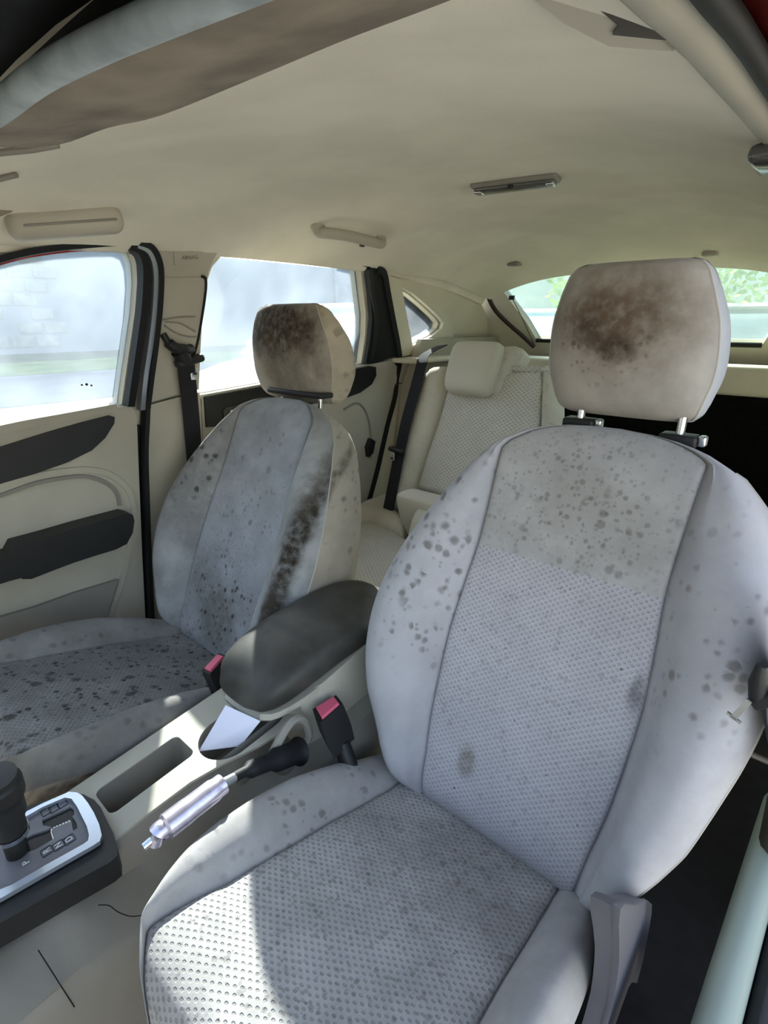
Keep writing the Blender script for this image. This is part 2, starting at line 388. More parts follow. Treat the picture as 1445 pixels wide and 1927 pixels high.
# ---- B pillar trims
bp = thing('trim_2', onwall(330, 650), 'cream pillar trim between the passenger side windows', 'pillar trim', kind='structure')
up = wp([(290, 463), (320, 461), (365, 461), (410, 466), (398, 484), (386, 512), (379, 550), (374, 610), (371, 670), (369, 732), (320, 744), (273, 757), (281, 690), (290, 620), (296, 560), (298, 520), (296, 490)])
sheet(up, [], side_fn(.0), .014, .03).build('upper_pillar_cover', 'trim', bp)
lo = wp([(273, 762), (320, 749), (369, 737), (374, 780), (380, 900), (384, 1040), (390, 1250), (286, 1250), (280, 1120), (274, 980), (271, 860)])
sheet(lo, [], side_fn(.0), .016, .03).build('lower_pillar_cover', 'trim', bp)
airb = wp([(320, 476), (375, 472), (377, 498), (350, 501), (322, 500)])
sheet(airb, [], side_fn(.014), .002, .03).build('airbag_badge_tab', 'trim', bp)
gp = wp([(302, 523), (374, 523), (380, 530), (379, 560), (366, 640), (357, 672), (300, 672), (289, 668), (288, 655), (299, 600)])
sheet(gp, [], side_fn(.013), .004, .03).build('belt_slide_cover', 'trim', bp)
strip([(372, 521), (379, 526), (379, 550), (372, 600), (364, 645), (356, 668), (344, 673)], .006, .014, .006, 'rubber', 'slot_shadow_gap', bp)
for q in ([(300, 602), (330, 597), (360, 596)], [(304, 606), (330, 608), (345, 615), (360, 624)], [(302, 612), (325, 627), (345, 633), (362, 634)]):
    strip(q, .004, .016, .003, 'trim_grey', 'guide_rib', bp)

# lettering helper ------------------------------------------------
def text_mesh(body, size, origin, ux, uy, name, mat, parent, ext=.0004, align='CENTER'):
    cu = bpy.data.curves.new(name, 'FONT'); cu.body = body; cu.size = size; cu.extrude = ext; cu.align_x = align; cu.align_y = 'CENTER'
    tmp = bpy.data.objects.new('tmp', cu); COL.objects.link(tmp); dg = bpy.context.evaluated_depsgraph_get(); dg.update()
    me = bpy.data.meshes.new_from_object(tmp.evaluated_get(dg)); bpy.data.objects.remove(tmp)
    ux = Vector(ux).normalized(); uy = Vector(uy); uy = (uy-ux*uy.dot(ux)).normalized(); nn = ux.cross(uy)
    mb = MB(); mb.add([Vector(origin)+ux*v.co.x+uy*v.co.y+nn*v.co.z for v in me.vertices], [tuple(p.vertices) for p in me.polygons])
    bpy.data.meshes.remove(me); return mb.build(name, mat, parent, smooth=False)
c = onwall(350, 486); a = onwall(330, 487); b_ = onwall(370, 485)
text_mesh('AIRBAG', .0115, c+Vector((.018, 0, 0)), b_-a, (0, 0, 1), 'airbag_lettering', 'trim_grey', bp)

# ---- rear passenger door
rd = thing('door_2', onwall(600, 760), 'rear passenger door with black upper inlay and cream card', 'car door', kind='structure')
card2 = wp([(373, 742), (480, 723), (600, 700), (690, 685), (730, 678), (742, 690), (738, 745), (715, 830), (690, 930), (672, 1000), (640, 1080), (600, 1180), (392, 1230), (384, 1000), (377, 850)])
sheet(card2, [], side_fn(-.004), .02, .05).build('door_card', 'trim', rd)
bl2 = wp([(376, 746), (480, 727), (600, 706), (686, 688), (697, 690), (698, 706), (690, 722), (668, 738), (640, 748), (560, 762), (520, 790), (480, 812), (440, 812), (405, 800), (380, 802)])
sheet(bl2, [], side_fn(.014), .012, .05).build('upper_inlay', 'black', rd)
sheet(wp([(409, 771), (414, 765), (455, 757), (478, 757), (478, 790), (412, 800)]), [], side_fn(.024), .006, .03).build('switch_panel', 'vinyl', rd)
sheet(wp([(420, 770), (436, 767), (436, 784), (421, 787)]), [], side_fn(.029), .006, .03).build('window_switch', 'chrome', rd)
strip([(640, 770), (665, 758), (682, 775), (690, 810), (690, 860)], .008, .016, .004, 'trim_grey', 'card_crease', rd)
sheet(wp([(686, 823), (694, 828), (690, 850), (682, 858), (680, 840)]), [], side_fn(.014), .02, .03).build('door_pull', 'black', rd)
# rear door frame: black triangle, seal running down
s2 = thing('trim_3', onwall(720, 640), 'black quarter frame and seal at the back of the rear door window', 'seal', kind='structure')
tri = wp([(684, 503), (700, 505), (713, 514), (722, 560), (735, 620), (742, 655), (743, 670), (728, 674), (696, 685), (683, 684), (690, 640), (694, 600), (690, 555)])
sheet(tri, [], side_fn(.0), .014, .03).build('quarter_frame', 'rubber', s2)
strip([(688, 507), (693, 550), (701, 600), (699, 640), (692, 680)], .016, .012, .008, 'black', 'frame_ridge', s2)
strip([(702, 508), (714, 516), (722, 555), (733, 610), (742, 655), (744, 690), (737, 740), (722, 800), (704, 880), (688, 940), (672, 1000), (650, 1060)], .022, .008, .014, 'rubber', 'door_seal', s2)
strip([(442, 470), (470, 464), (510, 467), (560, 474), (620, 486), (690, 504)], .008, -.01, .014, 'body', 'red_roof_frame_edge', s2)
strip([(-60, 517), (0, 497), (60, 482), (130, 472), (200, 467), (240, 467)], .005, -.02, .014, 'body', 'red_roof_frame_edge', s1)
strip([(460, 462), (510, 465), (560, 472), (620, 484), (690, 502)], .010, .004, .012, 'rubber', 'top_seal', s2)

# ---- C pillar cover and shelf support
cp = thing('trim_4', onwall(745, 700), 'cream rear pillar trim beside the quarter window', 'pillar trim', kind='structure')
cpo = wp([(716, 513), (745, 528), (775, 549), (806, 575), (838, 603), (850, 640), (850, 700), (830, 760), (790, 900), (720, 1010), (655, 1075), (680, 990), (700, 915), (718, 840), (733, 780), (746, 715), (749, 680), (742, 630), (728, 575), (720, 530)])
sheet(cpo, [QW], side_fn(.0), .014, .04).build('pillar_cover', 'trim_light', cp)
strip([(748, 672), (770, 668), (782, 662)], .003, .014, .002, 'rubber', 'joint', cp)
strip([(733, 720), (750, 721), (762, 722)], .003, .014, .002, 'rubber', 'joint', cp)
strip([(762, 687), (773, 681)], .006, .014, .003, 'rubber', 'screw_slot', cp)

# ---- roof sides close the gap between headliner and window line
def cove(side, name, label):
    rings = []
    for i in range(60):
        y = -.27+i*(1.72/59); w = roofw(y); rz = roofz(w, y); zt = 1.150 if y < .8 else 1.150-.05*(y-.8)
        zt = rz; zb = tab([(-.62, 1.02), (-.45, 1.055), (-.25, 1.10), (0, 1.128), (.3, 1.142), (.6, 1.142), (.9, 1.13), (1.2, 1.10), (1.45, 1.055)], y)-.012
        rings.append([Vector((side*w, y, zt)), Vector((side*(w+.004), y, zt-.006)), Vector((side*(wallx(y, zb)-.004), y, zb)), Vector((side*(wallx(y, zb)+.03), y, zb)), Vector((side*(w+.03), y, zt+.04))])
    o = MB().loft(rings, True, True).build(name, 'headliner'); return tag(o, label, 'roof rail', kind='structure')
cove(-1, 'trim_5', 'cream roof rail cover above the passenger windows')

# ================================================================== SEATS
# local frames: a = lateral (+x), v = up the backrest, n = forward out of the backrest
HW = [(-.03, .10), (-.01, .165), (.03, .197), (.07, .218), (.12, .250), (.18, .270), (.25, .275), (.31, .266), (.38, .245), (.45, .214), (.51, .180), (.553, .145), (.575, .110), (.588, .070), (.597, .02)]
HWO = [(-.03, .11), (-.01, .165), (.03, .195), (.07, .215), (.12, .235), (.18, .25), (.25, .265), (.31, .272), (.38, .270), (.45, .254), (.51, .226), (.553, .185), (.575, .14), (.588, .09), (.597, .02)]
IW = [(-.03, .118), (.05, .126), (.11, .134), (.17, .138), (.25, .140), (.32, .136), (.40, .130), (.50, .132), (.60, .136)]
BH = [(-.03, .015), (.05, .040), (.15, .055), (.28, .056), (.40, .040), (.50, .016), (.60, .0)]
def front_seat(name, label, cx, y0, z0, rec, mats, fin=1., fout=1., inner=-1, cush=None, kx=0, hwo=None):
    """inner = sign of x towards the console"""
    t = thing(name, (cx, y0-.2, .02), label, 'car seat', 'front seats')
    rc = R_(rec); O = Vector((cx, y0, z0)); Vv = Vector((0, math.sin(rc), math.cos(rc))); Nn = Vector((0, -math.cos(rc), math.sin(rc)))
    NV = 90; V0, V1 = -.03, .597
    def half(v, sgn):
        fac = fin if sgn == inner else fout
        hw = tab(HW if sgn == inner or not hwo else hwo, v)*fac; iw = min(tab(IW, v), hw*.86); w = hw-iw; bh = tab(BH, v)*min(1, w/.06)
        K = [(0, -.006), (iw*.5, -.005), (iw*.9, -.001), (iw*.985, -.003), (iw, -.010)]
        K2 = [(iw, -.010), (iw+.012*min(1, w/.05), .003+.1*bh), (iw+.30*w, .72*bh), (iw+.62*w, bh), (iw+.86*w, bh-.012), (hw, bh-.040), (hw+.003, bh-.058), (hw+.004, -.075), (hw-.006*min(1, w/.05), -.115), (hw-.10*hw, -.138), (hw*.55, -.145), (0, -.147)]
        out = [(a, n, 0) for a, n in smooth2(K, 4)]
        o2 = smooth2(K2, 4); 
        for i, (a, n) in enumerate(o2[1:] , 1): out.append((a, n, 1 if i <= 22 else (2 if i <= 34 else 3)))
        return out
    def smooth2(K, k):
        return [(p.x, p.y) for p in smoothpath([(a, n, 0) for a, n in K], k)]
    rowsL = []
    for i in range(NV+1):
        q = i/NV; v = V0+(V1-V0)*(q+.10*math.sin(2*math.pi*q)/(2*math.pi)*-1) ; v = min(max(v, V0), V1)
        tf = 1
        if v > .50: tf = math.sqrt(max(.0, 1-((v-.50)/.0975)**2.4))
        if v < .03: tf = math.sqrt(max(0, 1-((.03-v)/.0605)**2.4))
        L = half(v, -1); Rr = half(v, 1); nm = -.055
        pts = [(-a, n, k) for a, n, k in reversed(L)]+[(a, n, k) for a, n, k in Rr[1:-1]]
        row = []
        arc = []; s = 0
        mid = len(L)-1
        P = [(a, nm+(n-nm)*max(tf, .04)) for a, n, k in pts]
        d = [0.]
        for j in range(1, len(P)): d.append(d[-1]+math.hypot(P[j][0]-P[j-1][0], P[j][1]-P[j-1][1]))
        for j, (a, n) in enumerate(P):
            arc.append(d[j]-d[mid]); row.append(O+Vector((1, 0, 0))*(a+kx*(.3-v))+Vv*v+Nn*n)
        rowsL.append((v, row, arc, [k for _, _, k in pts]))
    n = len(rowsL[0][1]); mid = len(half(.2, -1))-1
    kinds = rowsL[0][3]
    HV = .392
    def part(nm, cond, mat, lab=None):
        mb = MB(); idx = {}
        for i in range(NV):
            for j in range(n):
                k = (j+1) % n
                vm = (rowsL[i][0]+rowsL[i+1][0])/2
                if not cond(j, k, vm): continue
                f = []
                for (a, b) in ((i, j), (i, k), (i+1, k), (i+1, j)):
                    if (a, b) not in idx:
                        idx[(a, b)] = len(mb.v); mb.v.append(rowsL[a][1][b].copy()); mb.uv.append((rowsL[a][2][b], rowsL[a][0]))
                    f.append(idx[(a, b)])
                mb.f.append(tuple(f))
        o = mb.build(nm, mat, t, ang=60)
        if lab: o['label'] = lab
        return o
    K_ = 16                                           # steps from centre to the insert seam
    isl, isr = mid-K_, mid+K_
    ins = lambda j, k, v: isl <= j and k <= isr and k > j
    part('backrest_insert', lambda j, k, v: ins(j, k, v) and v < HV, mats['ins'])
    part('upper_panel', lambda j, k, v: ins(j, k, v) and v >= HV, mats['up'])
    bl = 22
    part('side_bolster', lambda j, k, v: k > j and isl-bl <= j < isl, mats['bol'])
    part('side_bolster', lambda j, k, v: k > j and isr <= j < isr+bl, mats['bol'])
    part('backrest_shell', lambda j, k, v: not (k > j and isl-bl <= j < isr+bl), mats['side'])
    # piped seams
    def seam(j, v0, v1, r=.0016):
        pts = [row[j] for v, row, arc, kk in rowsL if v0 <= v <= v1]
        MB().tube(pts, r, 6).build('seam_piping', mats['seam'], t)
    seam(isl-bl, .03, .56); seam(isr+bl, .03, .56)
    i = min(range(NV), key=lambda i: abs((rowsL[i][0]+rowsL[i+1][0])/2-HV))
    # ---------------- cushion
    # s = forward from crease ; profile of the middle line
    CH = [(-.03, -.02), (0, -.012), (.05, .002), (.15, .035), (.30, .072), (.37, .088), (.395, .083), (.412, .060), (.424, .015), (.430, -.04)]
    CB = [(-.03, .012), (.0, .018), (.08, .034), (.2, .040), (.30, .032), (.38, .016), (.43, .0)]
    CW = [(-.03, .205), (.05, .216), (.15, .222), (.24, .220), (.30, .212), (.345, .192), (.386, .165), (.407, .132), (.420, .095), (.430, .06)]
    CI = [(-.03, .130), (.1, .134), (.2, .138), (.3, .145), (.38, .156), (.45, .16)]
    sh = cush if cush is not None else cx
    def chalf(s, sgn):
        fac = fin if sgn == inner else fout
        hw = tab(CW, s)*fac; iw = min(tab(CI, s), hw*.94); w = hw-iw; bh = tab(CB, s)
        K = [(0, -.004), (iw*.5, -.002), (iw*.9, .0), (iw*.985, -.002), (iw, -.008)]
        K2 = [(iw, -.008), (iw+.012*min(1, w/.05), .004+.2*bh), (iw+.35*w, .8*bh), (iw+.68*w, bh), (iw+.9*w, bh-.018), (hw, bh-.05), (hw-.004, bh-.085), (hw-.012, -.10), (hw-.02, -.13)]
        return [(a, h, 0) for a, h in smooth2(K, 4)]+[(a, h, 1 if q <= 22 else 2) for q, (a, h) in list(enumerate(smooth2(K2, 4)))[1:]]
    rc2 = []
    NS = 80
    for i in range(NS+1):
        q = i/NS; s = -.03+.460*(1-(1-q)**1.35)
        base = z0-.005+tab(CH, s); 
        L = chalf(s, -1); Rr = chalf(s, 1)
        pts = [(-a, h) for a, h, k in reversed(L)]+[(a, h) for a, h, k in Rr[1:]]
        row = []; d = [0.]
        bot = z0-.13
        for (a, h) in pts:
            z = base+h; z = max(z, bot)
            row.append(Vector((sh+a, y0-s, z)))
        for j in range(1, len(row)): d.append(d[-1]+math.hypot(row[j].x-row[j-1].x, row[j].z-row[j-1].z))
        m0 = len(L)-1
        rc2.append((s, row, [x-d[m0] for x in d]))
    n2 = len(rc2[0][1]); m0 = len(chalf(.1, -1))-1
    arcs = [0.]
    for i in range(NS): arcs.append(arcs[-1]+(rc2[i+1][1][m0]-rc2[i][1][m0]).length)
    def cpart(nm, j0, j1, mat):
        mb = MB(); w = j1-j0+1; uv = []
        rings = [r[1][j0:j1+1] for r in rc2]
        for q, r in enumerate(rc2): uv += [(r[2][j], arcs[q]) for j in range(j0, j1+1)]
        last = rings[-1]; rings = rings+[[Vector((p.x, p.y-.002, p.z-.10)) for p in last]]
        uv += [(rc2[-1][2][j], arcs[-1]+.1) for j in range(j0, j1+1)]
        return mb.loft(rings, False, False, uv).build(nm, mat, t, ang=60)
    cpart('cushion_insert', m0-16, m0+16, mats['cins'])
    cpart('cushion_bolster', m0-16-22, m0-16, mats['cbol']); cpart('cushion_bolster', m0+16, m0+16+22, mats['cbol'])
    cpart('cushion_side', 0, m0-38, mats['side']); cpart('cushion_side', m0+38, n2-1, mats['side'])
    MB().rbox((sh, y0-.18, .13), (.34, .34, .12), .02).build('seat_base', 'black', t)
    for sx in (-.17, .17): MB().rbox((sh+sx*.9, y0-.16, .045), (.04, .44, .05), .006).build('seat_rail', 'black', t)
    return t, O, Vv, Nn

def headrest(t, cx, y, z, mats, hs=1., hw=.118, tilt=0, ds=1.):
    """padded headrest, front face at y, bottom at z"""
    prof = [(0, .092, .034, .040), (.010, .102, .016, .056), (.025, .108, .006, .066), (.06, .117, .001, .074), (.09, .118, .0, .074), (.13, .113, -.001, .066), (.165, .101, .001, .050), (.187, .091, .006, .036), (.197, .081, .013, .024), (.201, .068, .022, .012)]
    rings = []; NR = 44; uv = []
    P = [(p[0],)+tuple(p[1:]) for p in prof]
    hz = [p[0] for p in prof]
    for i in range(NR+1):
        h = .201*(.5-.5*math.cos(math.pi*i/NR))
        w = tab([(p[0], p[1]) for p in prof], h)/.118*hw; f = tab([(p[0], p[2]) for p in prof], h); d = tab([(p[0], p[3]) for p in prof], h)+.028
        ring = []; cyy = (f+d)/2+.0; dy = (d-f)/2
        for j in range(64):
            a = 2*math.pi*j/64; c, s = math.cos(a), math.sin(a)
            e = .42 if s < 0 else .62
            x = w*math.copysign(abs(c)**e, c); yy = cyy+dy*math.copysign(abs(s)**(.55), s)
            if s < 0: yy += .010*(abs(x)/w)**3 if w else 0
            ring.append(Vector((cx+x, y+yy*ds-tilt*h*hs, z+h*hs)))
            uv.append((x+(yy if c > 0 else -yy)*.8, h))
        rings.append(ring)
    def hp(nm, js, mat):
        mb = MB(); idx = {}
        for i in range(NR):
            for j in js:
                k = (j+1) % 64; f = []
                for (a, b) in ((i, j), (i, k), (i+1, k), (i+1, j)):
                    if (a, b) not in idx: idx[(a, b)] = len(mb.v); mb.v.append(rings[a][b].copy()); mb.uv.append(uv[a*64+b])
                    f.append(idx[(a, b)])
                mb.f.append(tuple(f))
        return mb.build(nm, mat, t, ang=75)
    # front face between the side seams (c ~ +-.95), sides, back
    hr = hp('headrest', [j for j in range(37, 59)], mats['hr'])
    hp('headrest_side', [j for j in range(64) if j not in range(37, 59)], mats['hrs'])
    MB().add(rings[0], [tuple(range(63, -1, -1))]).build('headrest_underside', mats['hrs'], t); MB().add(rings[-1], [tuple(range(64))]).build('headrest_top', mats['hr'], t)
    for j in (37, 59):
        MB().tube([rings[i][j] for i in range(4, NR-3)], .0016, 6).build('seam_piping', mats['seam'], t)

M_['seam'] = plain('seam_thread', 'a9a49c', .9)
mD = dict(ins=fabric('driver_back_insert_cloth', 'a8a4a8', .14, .0078, grime=.06, blobs=[(-.06, .075, .016, .03, .75, '6b6459'), (.13, .27, .012, .03, .7, '4a4a4c')], spots=[(0, .2, .2, .3, .22, .008)], fine=.03),
          up=fabric('driver_upper_panel_cloth', 'a6a2a0', grime=.10, blobs=[(.03, .46, .13, .07, .35, '8a8378')], spots=[(0, .47, .18, .14, .38, .0085), (.04, .44, .15, .08, .40, .013), (0, .5, .18, .12, .32, .006)]),
          bol=fabric('driver_bolster_cloth', 'a8a5a8', grime=.08, blobs=[], spots=[(-.21, .30, .09, .14, .6, .013), (-.2, .40, .1, .16, .6, .019), (.22, .38, .10, .16, .5, .014)]),
          side=fabric('driver_side_cloth', 'abaaac', grime=.08), cins=fabric('driver_cushion_insert_cloth', 'aaa6a3', .40, .0088, grime=.14, blobs=[(.03, .10, .10, .07, .45, '77726f')], spots=[(0, .2, .3, .4, .38, .007), (0, .12, .12, .14, .4, .010)], fine=.08),
          cbol=fabric('driver_cushion_bolster_cloth', 'a5a19f', grime=.10, blobs=[(-.18, .20, .06, .14, .30, '827c76')], spots=[(-.2, .2, .1, .2, .5, .013)]),
          hr=fabric('driver_headrest_cloth', 'a39d96', grime=.12, blobs=[(-.002, .130, .105, .078, .50, '6a5844'), (-.012, .135, .070, .050, .72, '4a3521'), (-.045, .115, .03, .028, .6, '352a20'), (-.005, .095, .028, .022, .75, '33291f')], spots=[(-.03, .10, .09, .06, .55, .009)]),
          hrs=fabric('driver_headrest_side_cloth', 'a9aaaf', grime=.06), seam='seam')
mP = dict(ins=fabric('passenger_back_insert_cloth', 'a2a2a7', .22, .0078, grime=.12, blobs=[(.0, .07, .09, .09, .75, '59564e'), (-.09, .12, .05, .12, .45, '65625c')], spots=[(0, .08, .14, .14, .95, .012), (0, .3, .14, .1, .5, .014)], fine=.10),
          up=fabric('passenger_upper_panel_cloth', '9d9fa4', grime=.14, spots=[(0, .47, .15, .1, .35, .02)]),
          bol=fabric('passenger_bolster_cloth', '9d9c9c', grime=.18, blobs=[(-.2, .30, .09, .14, .6, '6f6d6b'), (.272, .30, .030, .26, 1., '2d261e'), (.262, .12, .028, .12, .9, '3a332a'), (.255, .46, .035, .12, .7, '555049')], spots=[(-.2, .38, .08, .12, .9, .02)]),
          side=fabric('passenger_side_cloth', 'ada294', grime=.10, spots=[(.3, .4, .2, .3, .5, .02)], blobs=[(.285, .28, .022, .26, .9, '3a3027')]), cins=fabric('passenger_cushion_insert_cloth', '8b8b8a', .2, .0088, grime=.20, blobs=[(0, .22, .25, .25, .45, '6e6a64'), (-.1, .3, .10, .2, .5, '585550')], spots=[(0, .2, .3, .4, 1., .011), (0, .25, .3, .4, .8, .02)], fine=.35, dirt='2a2724'),
          cbol=fabric('passenger_cushion_bolster_cloth', '8a8885', grime=.2, blobs=[(.0, .3, .3, .3, .35, '77716a')], spots=[(0, .3, .3, .3, .5, .018)]),
          hr=fabric('passenger_headrest_cloth', 'a79f93', grime=.2, blobs=[(-.01, .16, .16, .075, .95, '2c2118'), (.02, .08, .12, .06, .4, '5a5248')], spots=[(0, .14, .12, .06, .8, .012)]),
          hrs=fabric('passenger_headrest_side_cloth', 'bcaf9c', grime=.12, blobs=[(.10, .17, .05, .05, .6, '5a4a38')], spots=[(.15, .1, .1, .1, .5, .02)]), seam='seam')
seatD, OD, VD, ND = front_seat('bucket_seat', 'near grey cloth driver seat with brown stain on its headrest', .370, .010, .305, 22, mD, 1.0, .93, -1, cush=.340, hwo=HWO)
seatP, OP, VP, NP = front_seat('bucket_seat', 'mould-speckled grey cloth front passenger seat beside the closed door', -.357, .0, .305, 28, mP, .98, 1.0, 1, cush=-.324, kx=.05)
headrest(seatD, .379, .262, .854, mD, hs=.985, tilt=.14, hw=.112)
headrest(seatP, -.419, .325, .796, mP, hs=1.12, hw=.150, tilt=.02, ds=1.35)
for (px, py) in ((1097, 765), (1285, 793)):
    p = ony(px, py, .295)
    MB().tube([p+Vector((0, .0, .03)), p+Vector((0, -.005, -.04))], .0055, 12).build('headrest_post', 'chrome', seatD)
    MB().rbox(p+Vector((0, -.002, -.024)), (.046, .03, .016), .004).build('post_guide', 'black', seatD)
    MB().rbox(p+Vector((.028, -.004, -.022)), (.010, .014, .014), .003).build('guide_button', 'steel', seatD)
for dx in (-.07, .07):
    MB().tube([(-.385+dx, .36, .86), (-.385+dx, .352, .79)], .0055, 12).build('headrest_post', 'chrome', seatP)
MB().rbox((-.38, .345, .822), (.20, .04, .012), .004).build('post_guide', 'black', seatP)

# ================================================================== CENTRE CONSOLE
con = thing('centre_console', (-.02, -.2, .0), 'beige plastic centre console between the two front seats', 'console')
CN = Vector((0, -.10, 1)); CP = Vector((0, -.33, .358))
def ct(px, py): p = onp(px, py, CP, CN); return (p.x, p.y)
def ctz(y): return .358+.10*(y+.33)
def ctf(off0=0): return lambda x, y, off: Vector((x, y, ctz(y)+off0+off))
def rrect(x0, x1, y0, y1, r, k=5, tap=0):
    out = []
    for cx_, cy_, a0 in ((x1-r, y1-r, 0), (x0+r, y1-r, 90), (x0+r, y0+r, 180), (x1-r, y0+r, 270)):
        for q in range(k+1): a = R_(a0+90*q/k); out.append((cx_+r*math.cos(a), cy_+r*math.sin(a)))
    return out
tray = rrect(-.066, -.010, -.335, -.208, .010)
cup = [(.002+.044*math.cos(a)*(1 if abs(math.cos(a)) < .99 else 1), -.158+.046*math.sin(a) if math.sin(a) < 0 else -.10+.046*math.sin(a)) for a in [2*math.pi*i/40 for i in range(40)]]
top_out = [(-.098, -.39), (-.098, -.05), (-.06, -.03), (.06, -.03), (.066, -.09), (.058, -.14), (.040, -.195), (.030, -.24), (.028, -.30), (.028, -.39)]
sheet(top_out, [tray, cup], ctf(), -.004, .02).build('console_top', 'trim', con)
def well(poly, depth, shrink, mat, name, cxy):
    rings = []
    for d in (0, .002, depth*.5, depth):
        k = 1-shrink*d/depth; rings.append([Vector((cxy[0]+(x-cxy[0])*k, cxy[1]+(y-cxy[1])*k, ctz(y)-.002-d)) for x, y in poly])
    mb = MB().loft(rings, True, False); b = len(mb.v)-len(poly); mb.f.append(tuple(range(b, b+len(poly)))); return mb.build(name, mat, con)
well(tray, .060, .06, 'trim_grey', 'coin_tray', (-.038, -.27))
MB().rbox((-.034, -.27, ctz(-.27)-.056), (.034, .108, .004), .002).build('tray_mat', 'dark', con)
well(cup, .065, .10, 'trim_grey', 'cup_holder', (.002, -.13))
# body: cross sections along the car
def csec(y):
    zt = ctz(y)-.004; sx = tab([(-.75, .10), (-.5, .095), (-.37, .075), (-.25, .030), (-.12, .055), (-.04, .085), (.1, .085), (.22, .08)], y)
    lo = tab([(-.75, .30), (-.45, .30), (-.35, .275), (-.2, .270), (-.05, .30), (.05, .33), (.22, .33)], y)
    return [(-.100, .02), (-.100, zt-.01), (-.096, zt), (min(sx, .028), zt), (min(sx, .028)+.004, zt-.01), (min(sx, .028)+.012, lo+.03), (sx+.02, lo+.006), (.108, lo), (.116, lo-.012), (.117, .16), (.117, .02)]
rings = []
for i in range(41):
    y = -.635+i*(.855/40); rings.append([Vector((x, y, z)) for x, z in csec(y)])
# leave the wells open: body top is split at x of the wells
mb = MB(); nsec = len(rings[0])
for seg in (range(0, 3), range(3, nsec)):
    mb.loft([[r[j] for j in seg] for r in rings], False, False)
mb.build('console_body', 'trim_grey', con)
MB().loft([[Vector((x, -.635, z)) for x, z in csec(-.635)], [Vector((x, -.63, z)) for x, z in csec(-.63)]], True, True).build('console_end', 'trim_grey', con)
MB().rbox((-.035, -.52, .332), (.13, .22, .03), .010).build('front_top', 'trim_grey', con)
MB().tube([onx(a, b, .1175) for a, b in ((72, 1788), (105, 1840), (140, 1895))], .0006, 5).build('panel_joint', 'rubber', con)
MB().tube(smoothpath([onx(a, b, .117) for a, b in ((185, 1703), (205, 1704), (222, 1716), (245, 1724), (270, 1722))]), .0006, 5).build('panel_joint', 'rubber', con)
# rear body of the console carrying the armrest
mb = MB(); rr = []
for y, z, w, zb in ((-.075, .385, .050, .34), (-.06, .415, .075, .3), (-.02, .425, .088, .2), (.08, .445, .090, .1), (.19, .455, .085, .05), (.215, .44, .07, .05)):
    rr.append([Vector((-.012+a*w, y, zb+(z-zb)*b)) for a, b in ((-1, 0), (-1, .9), (-.93, 1), (.93, 1), (1, .9), (1.02, 0))])
mb.loft(rr, True, True).build('armrest_box', 'trim', con)
MB().tube(smoothpath([(.079, .10, .452), (.082, .115, .40), (.084, .11, .33), (.086, .10, .26)]), .0015, 6).build('panel_joint', 'rubber', con)
# gear selector plate
GZ = .379
gt = thing('gear_selector', onz(90, 1590, GZ), 'automatic gear selector with black lever in a silver framed grey plate', 'gear selector')
def g2(pts): return [(p.x, p.y) for p in [onz(a, b, GZ) for a, b in pts]]
gf = lambda off0=0: (lambda x, y, off: Vector((x, y, GZ+off0+off)))
bez = g2([(-300, 1885), (-120, 1795), (0, 1729), (110, 1668), (205, 1616), (219, 1604), (219, 1586), (212, 1562), (199, 1536), (188, 1513), (176, 1499), (154, 1488), (133, 1489), (80, 1500), (33, 1518), (-80, 1560), (-250, 1640)])
sheet([((x-.0)*1.0, y) for x, y in bez], [], gf(-.006), -.034, .03).build('bezel', 'black', gt)
sil_o = g2([(-260, 1826), (-100, 1745), (5, 1691), (90, 1642), (176, 1593), (188, 1585), (192, 1574), (187, 1553), (177, 1531), (166, 1513), (155, 1499), (145, 1493), (130, 1492), (80, 1514), (33, 1538), (-60, 1585), (-220, 1680)])
sil_i = g2([(-90, 1713), (23, 1667), (90, 1628), (158, 1590), (166, 1584), (168, 1574), (164, 1557), (156, 1541), (145, 1519), (135, 1505), (122, 1503), (80, 1521), (37, 1546), (-20, 1580), (-110, 1640)])
sheet(sil_o, [sil_i], gf(-.004), .006, .03).build('silver_frame', 'silver', gt)
slot = g2([(40, 1578), (60, 1567), (88, 1558), (96, 1553), (80, 1550), (78, 1540), (131, 1515), (138, 1520), (139, 1529), (135, 1533), (143, 1545), (145, 1555), (137, 1560), (133, 1542), (98, 1556), (100, 1575), (68, 1594), (52, 1600)])
sheet(sil_i, [slot], gf(-.006), .003, .03).build('gate_plate', 'panelgrey', gt)
sheet(slot, [], gf(-.022), .002, .03).build('gate_slot', 'rubber', gt)
bl = [onz(a, b, GZ-.006) for a, b in ((96, 1560), (130, 1545), (134, 1572), (103, 1585))]
for q in range(7):
    a = bl[0].lerp(bl[1], q/6.0); b_ = bl[3].lerp(bl[2], q/6.0)
    MB().tube([a, b_], .0014, 6).build('brush_bristle', 'steel', gt)
for ch, (px, py) in (('P', (49, 1623)), ('R', (88, 1601)), ('N', (110, 1590)), ('D', (130, 1579))):
    c = onz(px, py, GZ-.002); text_mesh(ch, .0105, c, (-1, 0, 0), (0, -1, 0), 'letter_'+ch.lower(), 'white', gt)
    sq = rrect(c.x-.0062, c.x+.0062, c.y-.0062, c.y+.0062, .0015, 2); si = rrect(c.x-.0055, c.x+.0055, c.y-.0055, c.y+.0055, .0012, 2)
    if ch != 'P': sheet(sq, [si], gf(-.0035), .0012, .03).build('letter_frame', 'black', gt)
for px, py in ((86, 1527), (101, 1521), (117, 1512)):
    c = onz(px, py, GZ-.002); sq = rrect(c.x-.0060, c.x+.0060, c.y-.0055, c.y+.0055, .0015, 2); si = rrect(c.x-.0052, c.x+.0052, c.y-.0047, c.y+.0047, .0012, 2)
    sheet(sq, [si], gf(-.0035), .0012, .03).build('letter_frame', 'black', gt)
